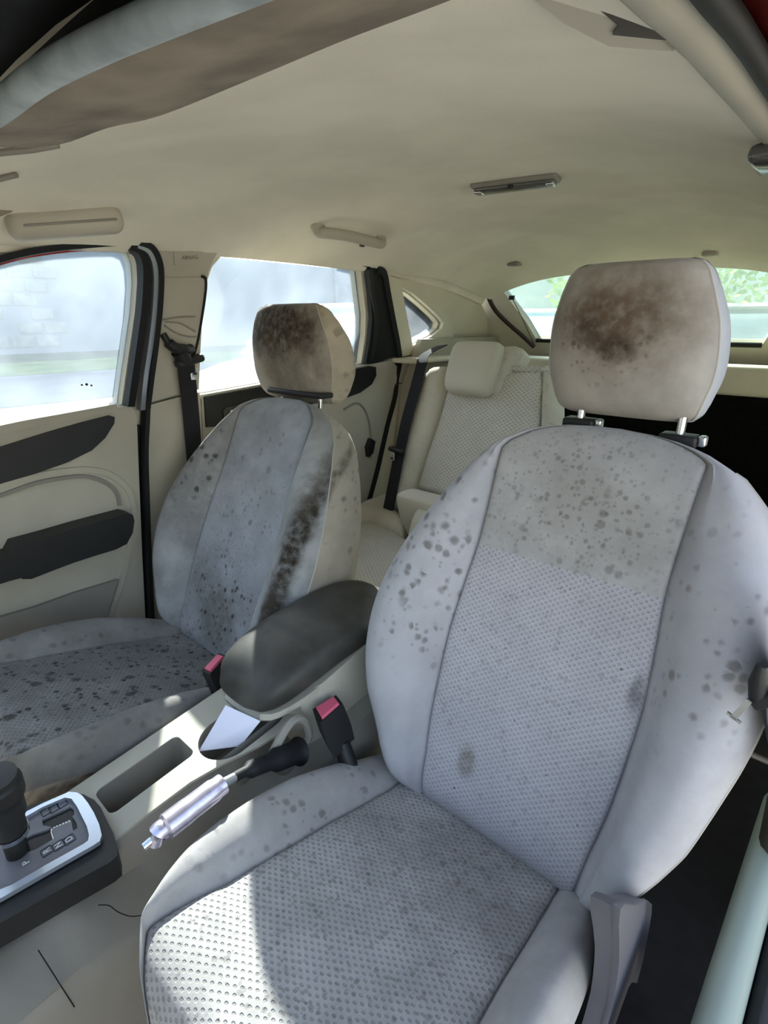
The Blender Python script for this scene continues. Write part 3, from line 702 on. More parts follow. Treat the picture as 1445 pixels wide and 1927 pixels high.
b0 = onz(32, 1600, GZ); tp = onz(-12, 1462, .505)
MB().tube(smoothpath([b0+Vector((0, 0, -.012)), b0.lerp(tp, .15), b0.lerp(tp, .3), b0.lerp(tp, .5), b0.lerp(tp, .75), b0.lerp(tp, .93), tp]), [.012]*6+[.011]*6+[.017]*6+[.021]*6+[.025]*6+[.022]*6+[.010], 18).build('shift_lever', 'black', gt)
MB().tube([b0.lerp(tp, .24), b0.lerp(tp, .29)], .0185, 18).build('lever_collar', 'chrome', gt)
# handbrake
hb = thing('handbrake', (.11, -.22, .33), 'chrome handbrake lever with black boot beside the driver seat', 'handbrake')
h0 = onx(292, 1572, .112); h1 = onx(420, 1474, .110)
MB().tube(smoothpath([h0+Vector((0, -.002, -.012)), h0+Vector((0, .004, 0)), h0.lerp(h1, .15), h0.lerp(h1, .5), h0.lerp(h1, .9), h1], 5), [.008]*5+[.012]*5+[.0155]*5+[.015]*5+[.0135]*5+[.010], 18).build('grip', 'grip_chrome', hb)
MB().tube([h0+Vector((-.001, -.001, -.004)), h0+Vector((-.002, -.014, -.007))], .0052, 14).build('release_button', 'chrome', hb)
h2 = onx(470, 1448, .105); h3 = onx(560, 1395, .095)+Vector((0, .0, -.02))
MB().tube([h1, h1.lerp(h2, .5)], .0065, 12).build('lever_shaft', 'steel', hb)
MB().tube(smoothpath([h1.lerp(h2, .4), h2, h2.lerp(h3, .5), h3], 5), [.007]*5+[.012]*5+[.017]*5+[.022], 18).build('boot', 'rubber', hb)
mb = MB(); pts = [onx(a, b, .085) for a, b in ((510, 1435), (522, 1400), (545, 1362), (562, 1352), (576, 1362), (580, 1385), (560, 1420), (535, 1450))]
mb.tube(smoothpath(pts, 5, True)+[pts[0]], .007, 8).build('boot_bezel', 'trim_grey', hb)
# armrest lid
ar = thing('armrest_lid', (-.012, .02, .43), 'dusty black padded armrest lid with a sunlit front end', 'armrest')
rings = []
for i in range(29):
    q = i/28; y = -.128+.338*q; e = math.sqrt(max(0, 1-abs(2*q-1)**5)); e = max(e, .12)
    cx_ = -.004-.004*math.sin(math.pi*q); w = .082*(.55+.45*e)*(1 if q < .5 else 1); h = .036*(.35+.65*e); zc = .444+.020*q+.012*math.sin(math.pi*q)
    ring = []
    for j in range(36):
        a = 2*math.pi*j/36; c, s = math.cos(a), math.sin(a)
        ring.append(Vector((cx_+w*math.copysign(abs(c)**.62, c), y+(.010*s if q < .3 else 0), zc+h*math.copysign(abs(s)**.75, s)*(1 if s > 0 else 1.15))))
    rings.append(ring)
MB().loft(rings, True, True).build('padded_lid', 'vinyl', ar, ang=70)
rings2 = [[Vector((-.004+(p.x+.004)*.94, p.y*.98, .412+.020*((p.y+.128)/.338)+(.004 if p.z > r[0].z else -.006))) for p in r] for r in rings]
MB().loft(rings2, True, True).build('lid_base', 'trim', ar)
# paper card
TL, TR, BL, BR = onz(425, 1327, .412), onz(490, 1357, .412), onz(374, 1414, .362), onz(452, 1404, .362); nn = (TR-TL).cross(BL-TL).normalized()*.0006
pc = MB().loft([[TL-nn, TR-nn, BR-nn, BL-nn], [TL+nn, TR+nn, BR+nn, BL+nn]], True, True).build('paper_card', 'paper')
tag(pc, 'white paper card standing in the console cup holder', 'card')
# buckles
def buckle(name, label, corners, z, ax, L):
    q = [onz(a, b, z) for a, b in corners]; c = sum(q, Vector())/4; ax = Vector(ax).normalized()
    t = thing(name, c+ax*L, label, 'buckle', 'front seat belt buckles')
    def sc(k, d): return [c+(p-c)*k+ax*d for p in q]
    MB().loft([sc(1.0, 0), sc(1.22, -.001), sc(1.26, .006), sc(1.30, L*.6), sc(1.15, L)], True, True).build('buckle_body', 'black', t, ang=30)
    MB().loft([sc(.93, .002), sc(.93, -.003), sc(.86, -.004)], True, True).build('release_button', M_['red'], t, ang=30)
    m = c+ax*L; MB().tube([m, m+ax*.05], .014, 10).build('buckle_stalk', 'black', t)
buckle('seat_belt_buckle', 'black buckle with red button between the armrest and the driver seat', [(594, 1335), (630, 1313), (640, 1326), (606, 1356)], .405, (.045, -.005, -.075), .058)
buckle('seat_belt_buckle', 'black buckle with red button beside the passenger seat cushion', [(385, 1261), (411, 1233), (423, 1237), (397, 1266)], .405, (.045, .005, -.085), .085)

# ================================================================== REAR SEATS
def pad(name, outline, O, U, V, N, th, r, mat, parent, step=.014, back=.0):
    U, V, N, O = Vector(U), Vector(V), Vector(N), Vector(O)
    segs = [(Vector(outline[i]), Vector(outline[(i+1) % len(outline)])) for i in range(len(outline))]
    def dist(p):
        m = 9
        for a, b in segs:
            ab = b-a; t = max(0, min(1, (p-a).dot(ab)/max(ab.length_squared, 1e-9))); m = min(m, (p-(a+ab*t)).length)
        return m
    def fn(s, t, off):
        if off == 0: return O+U*s+V*t-N*back
        d = min(dist(Vector((s, t)))/r, 1); return O+U*s+V*t+N*(off*math.sqrt(max(0, 1-(1-d)**2))+.0005)
    return sheet(outline, [], fn, th, step).build(name, mat, parent, ang=75)
rs = thing('rear_bench', (-.35, .75, .03), 'cream cloth rear bench behind the front passenger seat', 'car seat')
rcr = R_(24); RO = Vector((0, .83, .36)); RV = Vector((0, math.sin(rcr), math.cos(rcr))); RN = Vector((0, -math.cos(rcr), math.sin(rcr)))
def rb(pts, n=.05, k=0):
    P = [onp(a, b, RO+RN*n, RN)-RO for a, b in pts]; P = [(max(p.x, -.625), p.dot(RV)) for p in P]
    return P
ins = rb([(842, 738), (1025, 770), (1010, 850), (960, 940), (900, 990), (830, 936), (778, 922), (800, 850), (825, 770)])
pad('backrest_insert', rb([(848, 700), (1012, 690), (1022, 700), (1010, 850), (960, 940), (900, 990), (830, 937), (778, 922), (800, 850), (826, 770), (838, 725)]), RO, (1, 0, 0), RV, RN, .05, .02, 'rear_ins', rs, back=.08)
pad('backrest_bolster', rb([(835, 680), (845, 700), (826, 770), (800, 850), (779, 922), (770, 960), (716, 952), (742, 860), (765, 780), (790, 700), (805, 684)]), RO, (1, 0, 0), RV, RN, .055, .05, 'rear', rs, back=.08)
pad('backrest_top', rb([(835, 679), (1000, 683), (1030, 682), (1031, 700), (1005, 705), (850, 706), (840, 700)], .04), RO, (1, 0, 0), RV, RN, .05, .02, 'rear_ins', rs, back=.10)
pad('backrest_bolster', rb([(1012, 690), (1034, 692), (1034, 800), (1000, 900), (940, 1000), (900, 992), (960, 940), (1008, 850)]), RO, (1, 0, 0), RV, RN, .05, .03, 'rear', rs, back=.08)
# cushion
CZ = .345
def rc_(pts): return [(max(p.x, -.63), p.y) for p in [onz(a, b, CZ) for a, b in pts]]
pad('cushion_insert', rc_([(655, 986), (700, 984), (760, 1012), (775, 1030), (770, 1085), (748, 1120), (680, 1100), (560, 1065), (600, 1010)]), (0, 0, CZ), (1, 0, 0), (0, 1, 0), (0, 0, 1), .006, .02, 'rear_ins', rs, back=.05)
pad('cushion_bolster', rc_([(600, 1012), (655, 986), (700, 984), (760, 1012), (765, 990), (745, 965), (735, 940), (700, 925), (600, 930)]), (0, 0, CZ), (1, 0, 0), (0, 1, 0), (0, 0, 1), .035, .05, 'rear', rs, back=.05)
f0 = [onz(a, b, CZ) for a, b in ((500, 1045), (620, 1084), (680, 1101), (748, 1121))]
mbf = MB(); rings = []; uvs = []
for p in f0: rings.append([p+Vector((0, .01, .003)), p+Vector((0, -.012, -.004)), p+Vector((0, -.020, -.02)), p+Vector((0, -.022, -.06)), p+Vector((0, .0, -.15)), p+Vector((0, .02, -.28))])
for i, r in enumerate(rings): uvs += [(i*.1, .03*j) for j in range(6)]
mbf.loft(rings, False, False, uvs).build('cushion_front', 'rear', rs)
# outer headrest
hr = []
cxr = onp(893, 700, RO+RN*.06, RN)
for i in range(25):
    q = i/24; h = -.078+.168*q; e = max(.0, 1-abs(2*q-1)**4)**.5; w = .082*(.72+.28*e)*(1+.10*q); d = .040*(.3+.7*e)
    hr.append([cxr+RV*h+Vector((1, 0, 0))*(w*math.copysign(abs(math.cos(a))**.45, math.cos(a)))+RN*(d*math.copysign(abs(math.sin(a))**.6, math.sin(a))+.01) for a in [2*math.pi*j/40 for j in range(40)]])
MB().loft(hr, True, True).build('rear_headrest', 'rear', rs, ang=70)
pad('headrest_wing', rb([(900, 654), (935, 653), (972, 653), (984, 657), (985, 668), (972, 690), (958, 715), (948, 740), (938, 747), (900, 745)], .035), RO+RN*.035, (1, 0, 0), RV, RN, .030, .03, 'rear', rs, step=.01, back=.05)
# folded 60 % section: tipped cushion seen end on
fo = thing('folded_bench', (-.1, .7, .03), 'folded cream rear seat half tipped up behind the driver seat', 'car seat')
def prism(pts, X0, X1, mat, name, parent, bev=.012):
    P = smoothpath([onx(a, b, X0) for a, b in pts], 3, True); rings = []
    c = sum(P, Vector())/len(P)
    for x, k in ((X0+bev, .0), (X0+bev*.3, .5), (X0, 1), (X0, 1), (X1, 1)):
        sc = 1-.0*k
        rings.append([Vector((x, c.y+(p.y-c.y)*(1 if x > X0 else .94), c.z+(p.z-c.z)*(1 if x > X0 else .94))) for p in P])
    rings = [rings[2], rings[1], rings[0], rings[4]]
    return MB().loft(rings, True, True).build(name, mat, parent, ang=75)
prism([(745, 940), (749, 927), (775, 919), (800, 926), (840, 938), (900, 1000), (880, 1080), (790, 1060), (768, 1010), (752, 975)], -.32, .05, 'rear', 'tipped_cushion', fo)
prism([(764, 1045), (768, 1000), (778, 967), (795, 952), (830, 948), (900, 980), (900, 1100), (770, 1110)], -.24, .1, 'rear', 'folded_backrest', fo)
prism([(737, 1130), (730, 1100), (740, 1075), (757, 1068), (800, 1080), (800, 1200), (745, 1180)], -.17, .2, 'rear', 'cushion_end', fo)
MB().rbox((.22, 1.02, .40), (.70, .30, .16), .02).build('folded_shell', 'dark', fo)

# ================================================================== REAR OF THE CAR
bt = MB().rbox((0, 1.70, .42), (1.44, .02, .80), .004).build('wall_back', 'dark'); tag(bt, 'black trimmed back wall of the boot', 'boot wall', kind='structure')
GP = Vector((0, 1.45, 1.135)); GV = Vector((0, -.18, .262)).normalized(); GN = Vector((0, -GV.z, GV.y))
def gl(pts, P0=GP): return [((onp(a, b, P0, GN)-GP).x, (onp(a, b, P0, GN)-GP).dot(GV)) for a, b in pts]
L_ = gl([(1010, 640), (990, 606), (965, 573), (949, 552), (948, 540), (955, 530), (968, 523), (1000, 518), (1060, 513)])
gpoly = L_+[(-x, v) for x, v in reversed(L_)]
vb = L_[0][1]; xo = .70
gfn = lambda s, t, off: GP+Vector((1, 0, 0))*s+GV*t+GN*off
hatch = sheet([(-xo, .03), (xo, .03), (xo, vb-.10), (-xo, vb-.10)], [gpoly], gfn, -.03, .06).build('door_3', 'trim_light'); tag(hatch, 'cream tailgate frame around the rear window', 'tailgate', kind='structure')
w4 = thing('window_4', gfn(0, vb/2, 0), 'hazy greenish tailgate window behind the driver headrest', 'window', kind='structure')
sheet(gpoly, [], lambda s, t, off: gfn(s, t, off-.028), .004, .2).build('pane', 'wglass', w4)
pb = [gfn(x, v, .004) for x, v in [(L_[0][0], vb+.002), (-L_[0][0], vb+.002)]]
MB().tube([pb[0], pb[1]], .008, 8).build('bottom_seal', 'rubber', w4)
sp = [onp(a, b, GP+GN*.03, GN) for a, b in ((927, 529), (920, 540), (919, 558), (932, 584), (955, 608), (985, 634), (1005, 653))]
ts = thing('trim_6', sp[3], 'curved dark brown tailgate seal left of the rear window', 'seal', kind='structure')
MB().tube(smoothpath(sp, 5), .0085, 10).build('tailgate_seal', plain('brown_seal', '2a140e', .6), ts)
cdp = [onp(a, b, GP+GN*.01, GN) for a, b in ((963, 560), (975, 583), (992, 620), (1005, 648))]
cdo = MB().tube(cdp, .0016, 6).build('shelf_cord', 'black', ts); MB().rbox(cdp[0], (.022, .012, .016), .003).build('cord_hook', 'black', ts)
zt_, zb_ = ony(1400, 690, 1.44).z, ony(1400, 747, 1.44).z
beam = MB().rbox((0, 1.50, (zt_+zb_)/2), (1.16, .12, zt_-zb_), .015).build('trim_7', 'trim_light'); tag(beam, 'cream sill beam along the bottom of the rear window', 'sill', kind='structure')
# parcel shelf side support, sunlit
sv = thing('shelf_support', (-.60, 1.2, .80), 'cream parcel shelf ledge below the quarter window with black clip', 'ledge', kind='structure')
MB().rbox((-.60, 1.24, .850), (.14, .46, .018), .006).build('ledge', 'trim_light', sv)
MB().rbox((-.60, 1.42, .60), (.14, .10, .5), .02).build('ledge_side', 'trim', sv)
cpn = onz(836, 648, .872); MB().rbox(cpn, (.085, .030, .012), .004, Matrix.Rotation(R_(20), 4, 'Z')).build('belt_guide', 'black', sv)
sheet([(y, z) for y, z in [(.98, .05), (1.62, .05), (1.62, .92), (1.10, .92)]], [], side_fn(.02), .02, .1).build('boot_side', 'trim', sv)

# ================================================================== SEAT BELTS
b1 = thing('front_seat_belt', onwall(345, 680), 'black seat belt hanging from the pillar beside the passenger seat', 'seat belt', 'seat belts')
def wl_(px, py, o=.03): p = onwall(px, py); return p+Vector((o, 0, 0))
W1 = [wl_(338, 668), wl_(340, 700), wl_(347, 760), wl_(352, 820), wl_(357, 885), wl_(362, 960, .02), wl_(366, 1060, .01)]
MB().ribbon(smoothpath(W1, 5), (0, 1, .05), .046, .0012).build('webbing', 'belt', b1)
lp = [wl_(299, 628, .02), wl_(306, 645, .03), wl_(320, 656, .035), wl_(340, 658, .03), wl_(352, 655, .02)]
MB().tube(smoothpath(lp, 5), [.008]*5+[.013]*5+[.014]*5+[.012]*5+[.007], 12).build('shoulder_guide', 'black', b1)
MB().tube([wl_(325, 660, .03), wl_(335, 680, .035)], [.02, .019], 12).build('guide_neck', 'black', b1)
MB().rbox(wl_(343, 678, .035), (.030, .075, .020), .008, Matrix.Rotation(R_(12), 4, 'X')).build('guide_clamp', 'black', b1)
MB().rbox(wl_(354, 702, .03), (.004, .022, .030), .002).build('tongue', 'steel', b1)
MB().rbox(wl_(354, 702, .033), (.004, .010, .005), .001).build('tongue_slot', 'black', b1)
b2 = thing('rear_seat_belt', (-.56, 1.0, .38), 'black seat belt lying over the rear bench edge', 'seat belt', 'seat belts')
def rp(px, py, n=.07): return onp(px, py, RO+RN*n, RN)
W2 = [rp(832, 650, .02), rp(800, 668, .04), rp(792, 690, .06), rp(780, 735), rp(765, 790), rp(752, 850), rp(742, 900), rp(730, 960, .05)]
MB().ribbon(smoothpath(W2, 5), [(1, 0, .12)]*36, .045, .0012).build('webbing', 'belt', b2)
MB().rbox(rp(746, 847, .085), (.062, .022, .016), .006, Matrix.Rotation(R_(5), 4, 'Y')).build('belt_stop', 'black', b2)
MB().rbox(rp(738, 859, .085), (.020, .004, .026), .0015).build('tongue', 'steel', b2)
MB().rbox(rp(737, 862, .090), (.009, .004, .005), .001).build('tongue_slot', 'black', b2)

# ================================================================== ROOF FITTINGS
dl = thing('dome_lamp', onz(970, 345, 1.243), 'smoked grey roof lamp in the middle of the headliner', 'lamp')
a_, b_ = onz(893, 352, 1.242), onz(1050, 332, 1.242); ang = math.atan2(b_.y-a_.y, b_.x-a_.x); Ld = (b_-a_).length; c_ = (a_+b_)/2; rot = Matrix.Rotation(ang, 4, 'Z')
MB().rbox(c_+Vector((0, 0, -.001)), (Ld*1.02, .052, .012), .0055, rot, 4).build('lamp_housing', 'trim_grey', dl)
MB().rbox(c_+Vector((0, 0, -.008)), (Ld*.95, .040, .012), .0058, rot, 4).build('lens', 'lens', dl)
for s in (-1, 1): MB().rbox(c_+rot.to_3x3() @ Vector((s*Ld*.43, -.004, -.012)), (.016, .026, .008), .003, rot).build('reflector_end', 'chrome', dl)
MB().rbox(c_+rot.to_3x3() @ Vector((-.002, -.020, -.012)), (.010, .010, .006), .002, rot).build('switch', 'black', dl)
gh = thing('grab_handle', (-.46, .52, 1.185), 'folded cream grab handle above the rear passenger door', 'grab handle')
def roofp(px, py, off=0):
    d = ray(px, py); lo, hi = .1, 4.
    for _ in range(40):
        m = (lo+hi)/2; P = CAM+d*m
        z = roofz(P.x, P.y) if abs(P.x) < roofw(P.y) else -9
        if P.z > z-off: hi = m
        else: lo = m
    return CAM+d*lo
G = [roofp(a, b, .0) for a, b in ((597, 424), (614, 418), (650, 422), (690, 434), (715, 447))]
inn = Vector((.35, 0, -1)).normalized()
MB().tube(smoothpath([G[0]-inn*.0, G[0]+inn*.016, G[1]+inn*.026, G[2]+inn*.028, G[3]+inn*.026, G[4]+inn*.016, G[4]], 6), .0125, 12).build('handle_bar', 'trim', gh)
for p in (G[0], G[4]): MB().rbox(p+inn*.004, (.018, .036, .016), .006).build('handle_mount', 'trim', gh)
hk = roofp(679, 448); MB().rbox(hk+inn*.012, (.010, .014, .020), .003).build('coat_hook', 'vinyl', gh)
gb = thing('roof_box', (-.52, -.02, 1.15), 'cream box moulding above the front passenger window', 'storage box')
c0, c1 = roofp(5, 418)+Vector((.012, 0, -.008)), roofp(222, 404)+Vector((.012, 0, -.008)); mid_ = (c0+c1)/2; dv = c1-c0; L2 = dv.length; qz = dv.to_track_quat('Y', 'Z').to_matrix().to_4x4()
MB().rbox(mid_, (.048, L2, .046), .018, qz, 5).build('box_body', 'trim', gb)
MB().rbox(mid_+Vector((.004, .02, .022)), (.02, .05, .006), .002, qz).build('box_latch', 'black', gb)
MB().rbox(mid_+Vector((.022, .0, -.002)), (.008, L2*.8, .004), .001, qz).build('box_joint', 'trim_grey', gb)
# driver side glasses box
g2_ = thing('glasses_box', (.42, .0, 1.18), 'cream roof box end with dark recess above the driver door', 'storage box')
q0 = [onz(a, b, 1.185) for a, b in ((1010, -20), (1080, 15), (1150, 66), (1262, 78), (1180, 30), (1100, -25))]
mb = MB(); pr = [onz(a, b, 1.160) for a, b in ((985, -30), (1060, 30), (1148, 76), (1275, 86), (1215, 30), (1150, -30))]
mb.loft([[p+Vector((0, 0, .02)) for p in pr], pr, [p.lerp(sum(pr, Vector())/6, .06)+Vector((0, 0, -.004)) for p in pr]], True, True).build('box_shell', 'trim', g2_)
rc3 = [onz(a, b, 1.154) for a, b in ((1070, -30), (1135, 25), (1165, 50), (1152, 66), (1262, 77), (1205, 30), (1130, -30))]
MB().loft([rc3, [p+Vector((0, 0, .006)) for p in rc3]], True, True).build('box_recess', 'lens', g2_, smooth=False)
# visors
vd = thing('sun_visor', (.2, -.25, 1.14), 'folded dusty brown sun visor with skylight painted on its edge across the top left of the roof', 'sun visor', 'sun visors')
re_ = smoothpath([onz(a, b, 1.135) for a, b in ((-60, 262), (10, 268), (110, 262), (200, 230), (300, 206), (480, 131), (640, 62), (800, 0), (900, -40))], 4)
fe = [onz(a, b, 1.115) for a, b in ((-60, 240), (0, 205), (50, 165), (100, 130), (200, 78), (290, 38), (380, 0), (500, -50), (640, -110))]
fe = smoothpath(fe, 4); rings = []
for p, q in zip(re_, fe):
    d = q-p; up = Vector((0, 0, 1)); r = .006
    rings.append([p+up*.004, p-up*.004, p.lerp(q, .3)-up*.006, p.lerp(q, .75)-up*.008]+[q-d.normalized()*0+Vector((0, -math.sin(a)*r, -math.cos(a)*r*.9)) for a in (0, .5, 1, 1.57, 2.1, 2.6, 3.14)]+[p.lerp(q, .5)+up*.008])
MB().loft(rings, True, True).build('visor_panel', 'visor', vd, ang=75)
MB().tube([q+Vector((0, -.002, -.001)) for q in fe], .0082, 14).build('skylit_visor_edge', plain('visor_edge_skylight_paint', 'aab4b6', .8, noise=.3, nscale=35), vd)  # pale tube: skylight on the visor rim put into its colour
vp = thing('sun_visor', (-.46, -.16, 1.17), 'tip of the brown passenger sun visor at the left edge', 'sun visor', 'sun visors')
vq = [onx(a, b, -.46) for a, b in ((-160, 372), (-60, 362), (0, 352), (50, 343), (86, 337), (90, 346), (78, 366), (50, 388), (10, 404), (-60, 430), (-160, 450))]
MB().loft([[p+Vector((-.008, 0, 0)) for p in vq], vq, [p+Vector((.006, 0, 0)) for p in [v.lerp(sum(vq, Vector())/len(vq), .05) for v in vq]]], True, True).build('visor_panel', 'visor', vp)
for pts in ([(-60, 292), (0, 288), (60, 282), (110, 273)], [(-60, 344), (0, 337), (32, 329)]):
    MB().tube([roofp(a, b, .004) for a, b in pts], .0035, 8).build('roof_slot', 'trim_grey', vp)
for px, py, n_ in ((1337, 478, 'trim'), (968, 497, 'trim_grey')):
    p = roofp(px, py, .0); o = MB().rbox(p, (.04, .04, .012), .005).build('roof_clip', n_)
    tag(o, 'round clip in the headliner above the driver headrest' if px > 1000 else 'grey fabric clip in the headliner above the rear window corner', 'clip')
# ================================================================== DRIVER SIDE
def rx(y): return .545
rl = thing('trim_8', (.53, .1, 1.12), 'cream roof rail with dark seal above the open driver door', 'roof rail', kind='structure')
ys = [-.27+i*.0575 for i in range(31)]
rz_ = lambda y: roofz(RW_R*roofw(y), y)
rw_ = lambda y: RW_R*roofw(y)
MB().loft([[Vector((rw_(y)-.004, y, rz_(y)+.002)), Vector((rw_(y)+.006, y, rz_(y)-.006)), Vector((rw_(y)+.022, y, rz_(y)-.008)), Vector((rw_(y)+.034, y, rz_(y)-.002)), Vector((rw_(y)+.03, y, rz_(y)+.04))] for y in ys], True, True).build('rail_cover', 'trim', rl)
MB().tube([(rw_(y)+.038, y, rz_(y)-.003) for y in ys], .008, 10).build('door_seal', 'rubber', rl)
MB().loft([[Vector((rw_(y)+.042, y, rz_(y)+.004)), Vector((rw_(y)+.16, y, rz_(y)-.03)), Vector((rw_(y)+.17, y, rz_(y)+.02)), Vector((rw_(y)+.10, y, rz_(y)+.08)), Vector((rw_(y)-.02, y, rz_(y)+.09))] for y in ys], True, True).build('body_rail', 'body', rl)
hx = onz(1444, 300, 1.165); MB().rbox(hx, (.03, .09, .02), .008).build('grab_handle_end', 'lens', rl)
wr = MB(); mbd = sheet([(.34, 1.12), (1.45, 1.06), (1.62, .95), (1.68, .80), (1.68, .02), (.34, .02)], [RW and [(max(.46, y), z) for y, z in RW]], side_fn(-.005, 1), -.05, .08)
wrn = mbd.build('wall_right', 'trim'); tag(wrn, 'inner body side of the car behind the driver', 'body side', kind='structure')
w5 = thing('window_5', (.68, .7, .9), 'rear door window on the driver side', 'window', kind='structure')
sheet([(max(.46, y), z) for y, z in RW], [], side_fn(-.03, 1), -.004, .2).build('pane', 'glass', w5)
# lower pillar, sill and body beside the driver seat
sl_ = thing('trim_9', (.66, .1, .1), 'pale door sill trim with black seal right of the driver seat', 'door sill', kind='structure')
def bar(p0, p1, w, h, mat, name, r=.01):
    p0, p1 = Vector(p0), Vector(p1); d = p1-p0; m = d.to_track_quat('Y', 'Z').to_matrix().to_4x4()
    return MB().rbox((p0+p1)/2, (w, d.length, h), r, m).build(name, mat, sl_)
bar((.645, -.3, .165), (.685, .48, .20), .045, .05, plain('sill_plastic', '8f988f', .5), 'sill_cover', .02)
bar((.681, -.3, .14), (.721, .48, .175), .024, .07, 'rubber', 'sill_seal', .012)
bar((.741, -.4, .10), (.781, .48, .14), .09, .12, 'body', 'red_sill', .02)
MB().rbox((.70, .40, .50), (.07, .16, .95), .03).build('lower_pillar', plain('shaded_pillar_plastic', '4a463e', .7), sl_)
mb = MB(); mb.tube(smoothpath([(.655, .33, .40), (.650, .31, .44), (.650, .315, .49), (.655, .34, .52)]), .008, 8).build('belt_outlet', 'trim_grey', sl_)
# driver belt with tongue
b3 = thing('driver_seat_belt', (.62, .2, .55), 'black belt and steel tongue at the right edge beside the driver backrest', 'seat belt', 'seat belts')
Y3 = .06
B3 = [ony(a, b, Y3+.04) for a, b in ((1490, 1120), (1466, 1200), (1452, 1260), (1446, 1320), (1462, 1400), (1500, 1480))]
MB().ribbon(smoothpath(B3, 5), (0, 1, .1), .046, .0014).build('webbing', 'belt', b3)
MB().tube([ony(1434, 1252, Y3), ony(1428, 1285, Y3), ony(1424, 1322, Y3)], [.005, .009, .007], 12).build('tongue_grip', 'black', b3)
MB().tube([ony(1418, 1322, Y3), ony(1470, 1308, Y3)], .008, 10).build('tongue_bar', 'black', b3)
t0, t1 = ony(1410, 1318, Y3-.01), ony(1379, 1352, Y3-.01); sd_ = (t1-t0).cross(t0-CAM).normalized()
MB().ribbon([t0, t1], sd_, .0055, .0012).build('tongue', 'steel', b3)
MB().ribbon([t1, t1+(t0-t1)*.10], sd_, .014, .0012).build('tongue_tip', 'steel', b3)

# seat side covers visible at lower right
prism([(1146, 1697), (1180, 1694), (1214, 1694), (1207, 1760), (1192, 1830), (1162, 1927), (1140, 1990), (1112, 1990), (1136, 1890), (1148, 1800)], .563, .548, plain('grey_seat_plastic', '5c5a61', .5), 'side_cover', seatD, .008)
MB().rbox((-.150, .0, .23), (.02, .20, .10), .01).build('side_cover', 'trim_grey', seatP)
sf = [OP+VP*v+Vector((.268, 0, 0))+NP*nn for v, nn in ((.24, -.058), (.235, -.07), (.14, -.066), (.10, -.064), (.075, -.055), (.03, -.062))]
MB().tube(smoothpath(sf, 4), .003, 6).build('side_zip', 'vinyl', seatP)

# ================================================================== OUTSIDE
GZ0 = -.30
def procmat(name, c1, c2, scale, rough=.95, lo=.35, hi=.65):
    k = NT(name); g = k.n('ShaderNodeNewGeometry'); n = k.n('ShaderNodeTexNoise', i_Scale=scale, i_Detail=8.); k.l(g.outputs['Position'], n.inputs['Vector'])
    k.l(k.mix(k.ramp(n.outputs[0], lo, hi), srgb(c1), srgb(c2)), k.b.inputs['Base Color']); k.b.inputs['Roughness'].default_value = 1; k.b.inputs['Specular IOR Level'].default_value = 0; return k.m
gr = MB(); gr.loft([[Vector((x, y, GZ0)) for x in (-90, -15, -1, 60)] for y in (-60, -2, 20, 90)], False, False)
g_ = gr.build('ground', procmat('pale_dry_dirt', '6e6858', '8a8072', 1.5)); tag(g_, 'pale dry dirt beside the car', 'ground', kind='structure')
pv = MB(); pv.loft([[Vector((x, y, GZ0+.012)) for x in (1.3, 4, 14)] for y in (-12, 0, 12)], False, False)  # unseen pale slab, added to bounce sunlight up to the headliner
pv_ = pv.build('bounce_slab', procmat('pale_bounce_slab', 'b2aea3', 'c2bdb1', 2.)); tag(pv_, 'unseen pale slab added on the driver side to bounce sunlight into the cabin', 'bounce_slab', kind='structure')
rd_ = MB(); rd_.loft([[Vector((x, y, GZ0+.012)) for x in (-15.2, -13, -11, -9.4)] for y in [-24+i*2. for i in range(31)]], False, False)  # road strip toned dark blue grey, shade put into its colour
ro_ = rd_.build('road', procmat('shade_darkened_asphalt', '31353f', '42464e', .8)); tag(ro_, 'road strip darkened to look shaded between the grass and the car', 'road', kind='structure')
gs = MB(); gs.loft([[Vector((x, y, GZ0+.02)) for x in (-25.8, -22, -18, -15.2)] for y in [-24+i*1.5 for i in range(30)]], False, False)
gro = gs.build('grass_strip', procmat('grass', '25381f', '3d4a2e', 1.2)); tag(gro, 'strip of green grass at the foot of the long grey wall', 'grass', kind='stuff')
bw = thing('boundary_wall', (-26, 2, GZ0), 'long pale grey rendered wall across the road', 'wall', kind='structure')
MB().rbox((-26.3, 14, 1.95), (.3, 84, 4.5), .02).build('wall_face', procmat('render_wall', '84898f', '989ba0', .25), bw)
pm = procmat('wall_pier', '757c84', '8b9096', 1.)
for y in (-9.5, 4.6, 14.5, 26.): MB().rbox((-26.05, y, 1.95), (.2, 1.3, 4.5), .02).build('pier', pm, bw)
bm_ = procmat('brick', '83867f', '979892', 2.)
for i in range(7):
    for j in range(3):
        if (i*3+j*5) % 4 != 3: MB().rbox((-26.12, 6.1+.95*j+(.4 if i % 2 else 0), .2+.55*i), (.06, .85, .45), .02).build('block', bm_, bw)

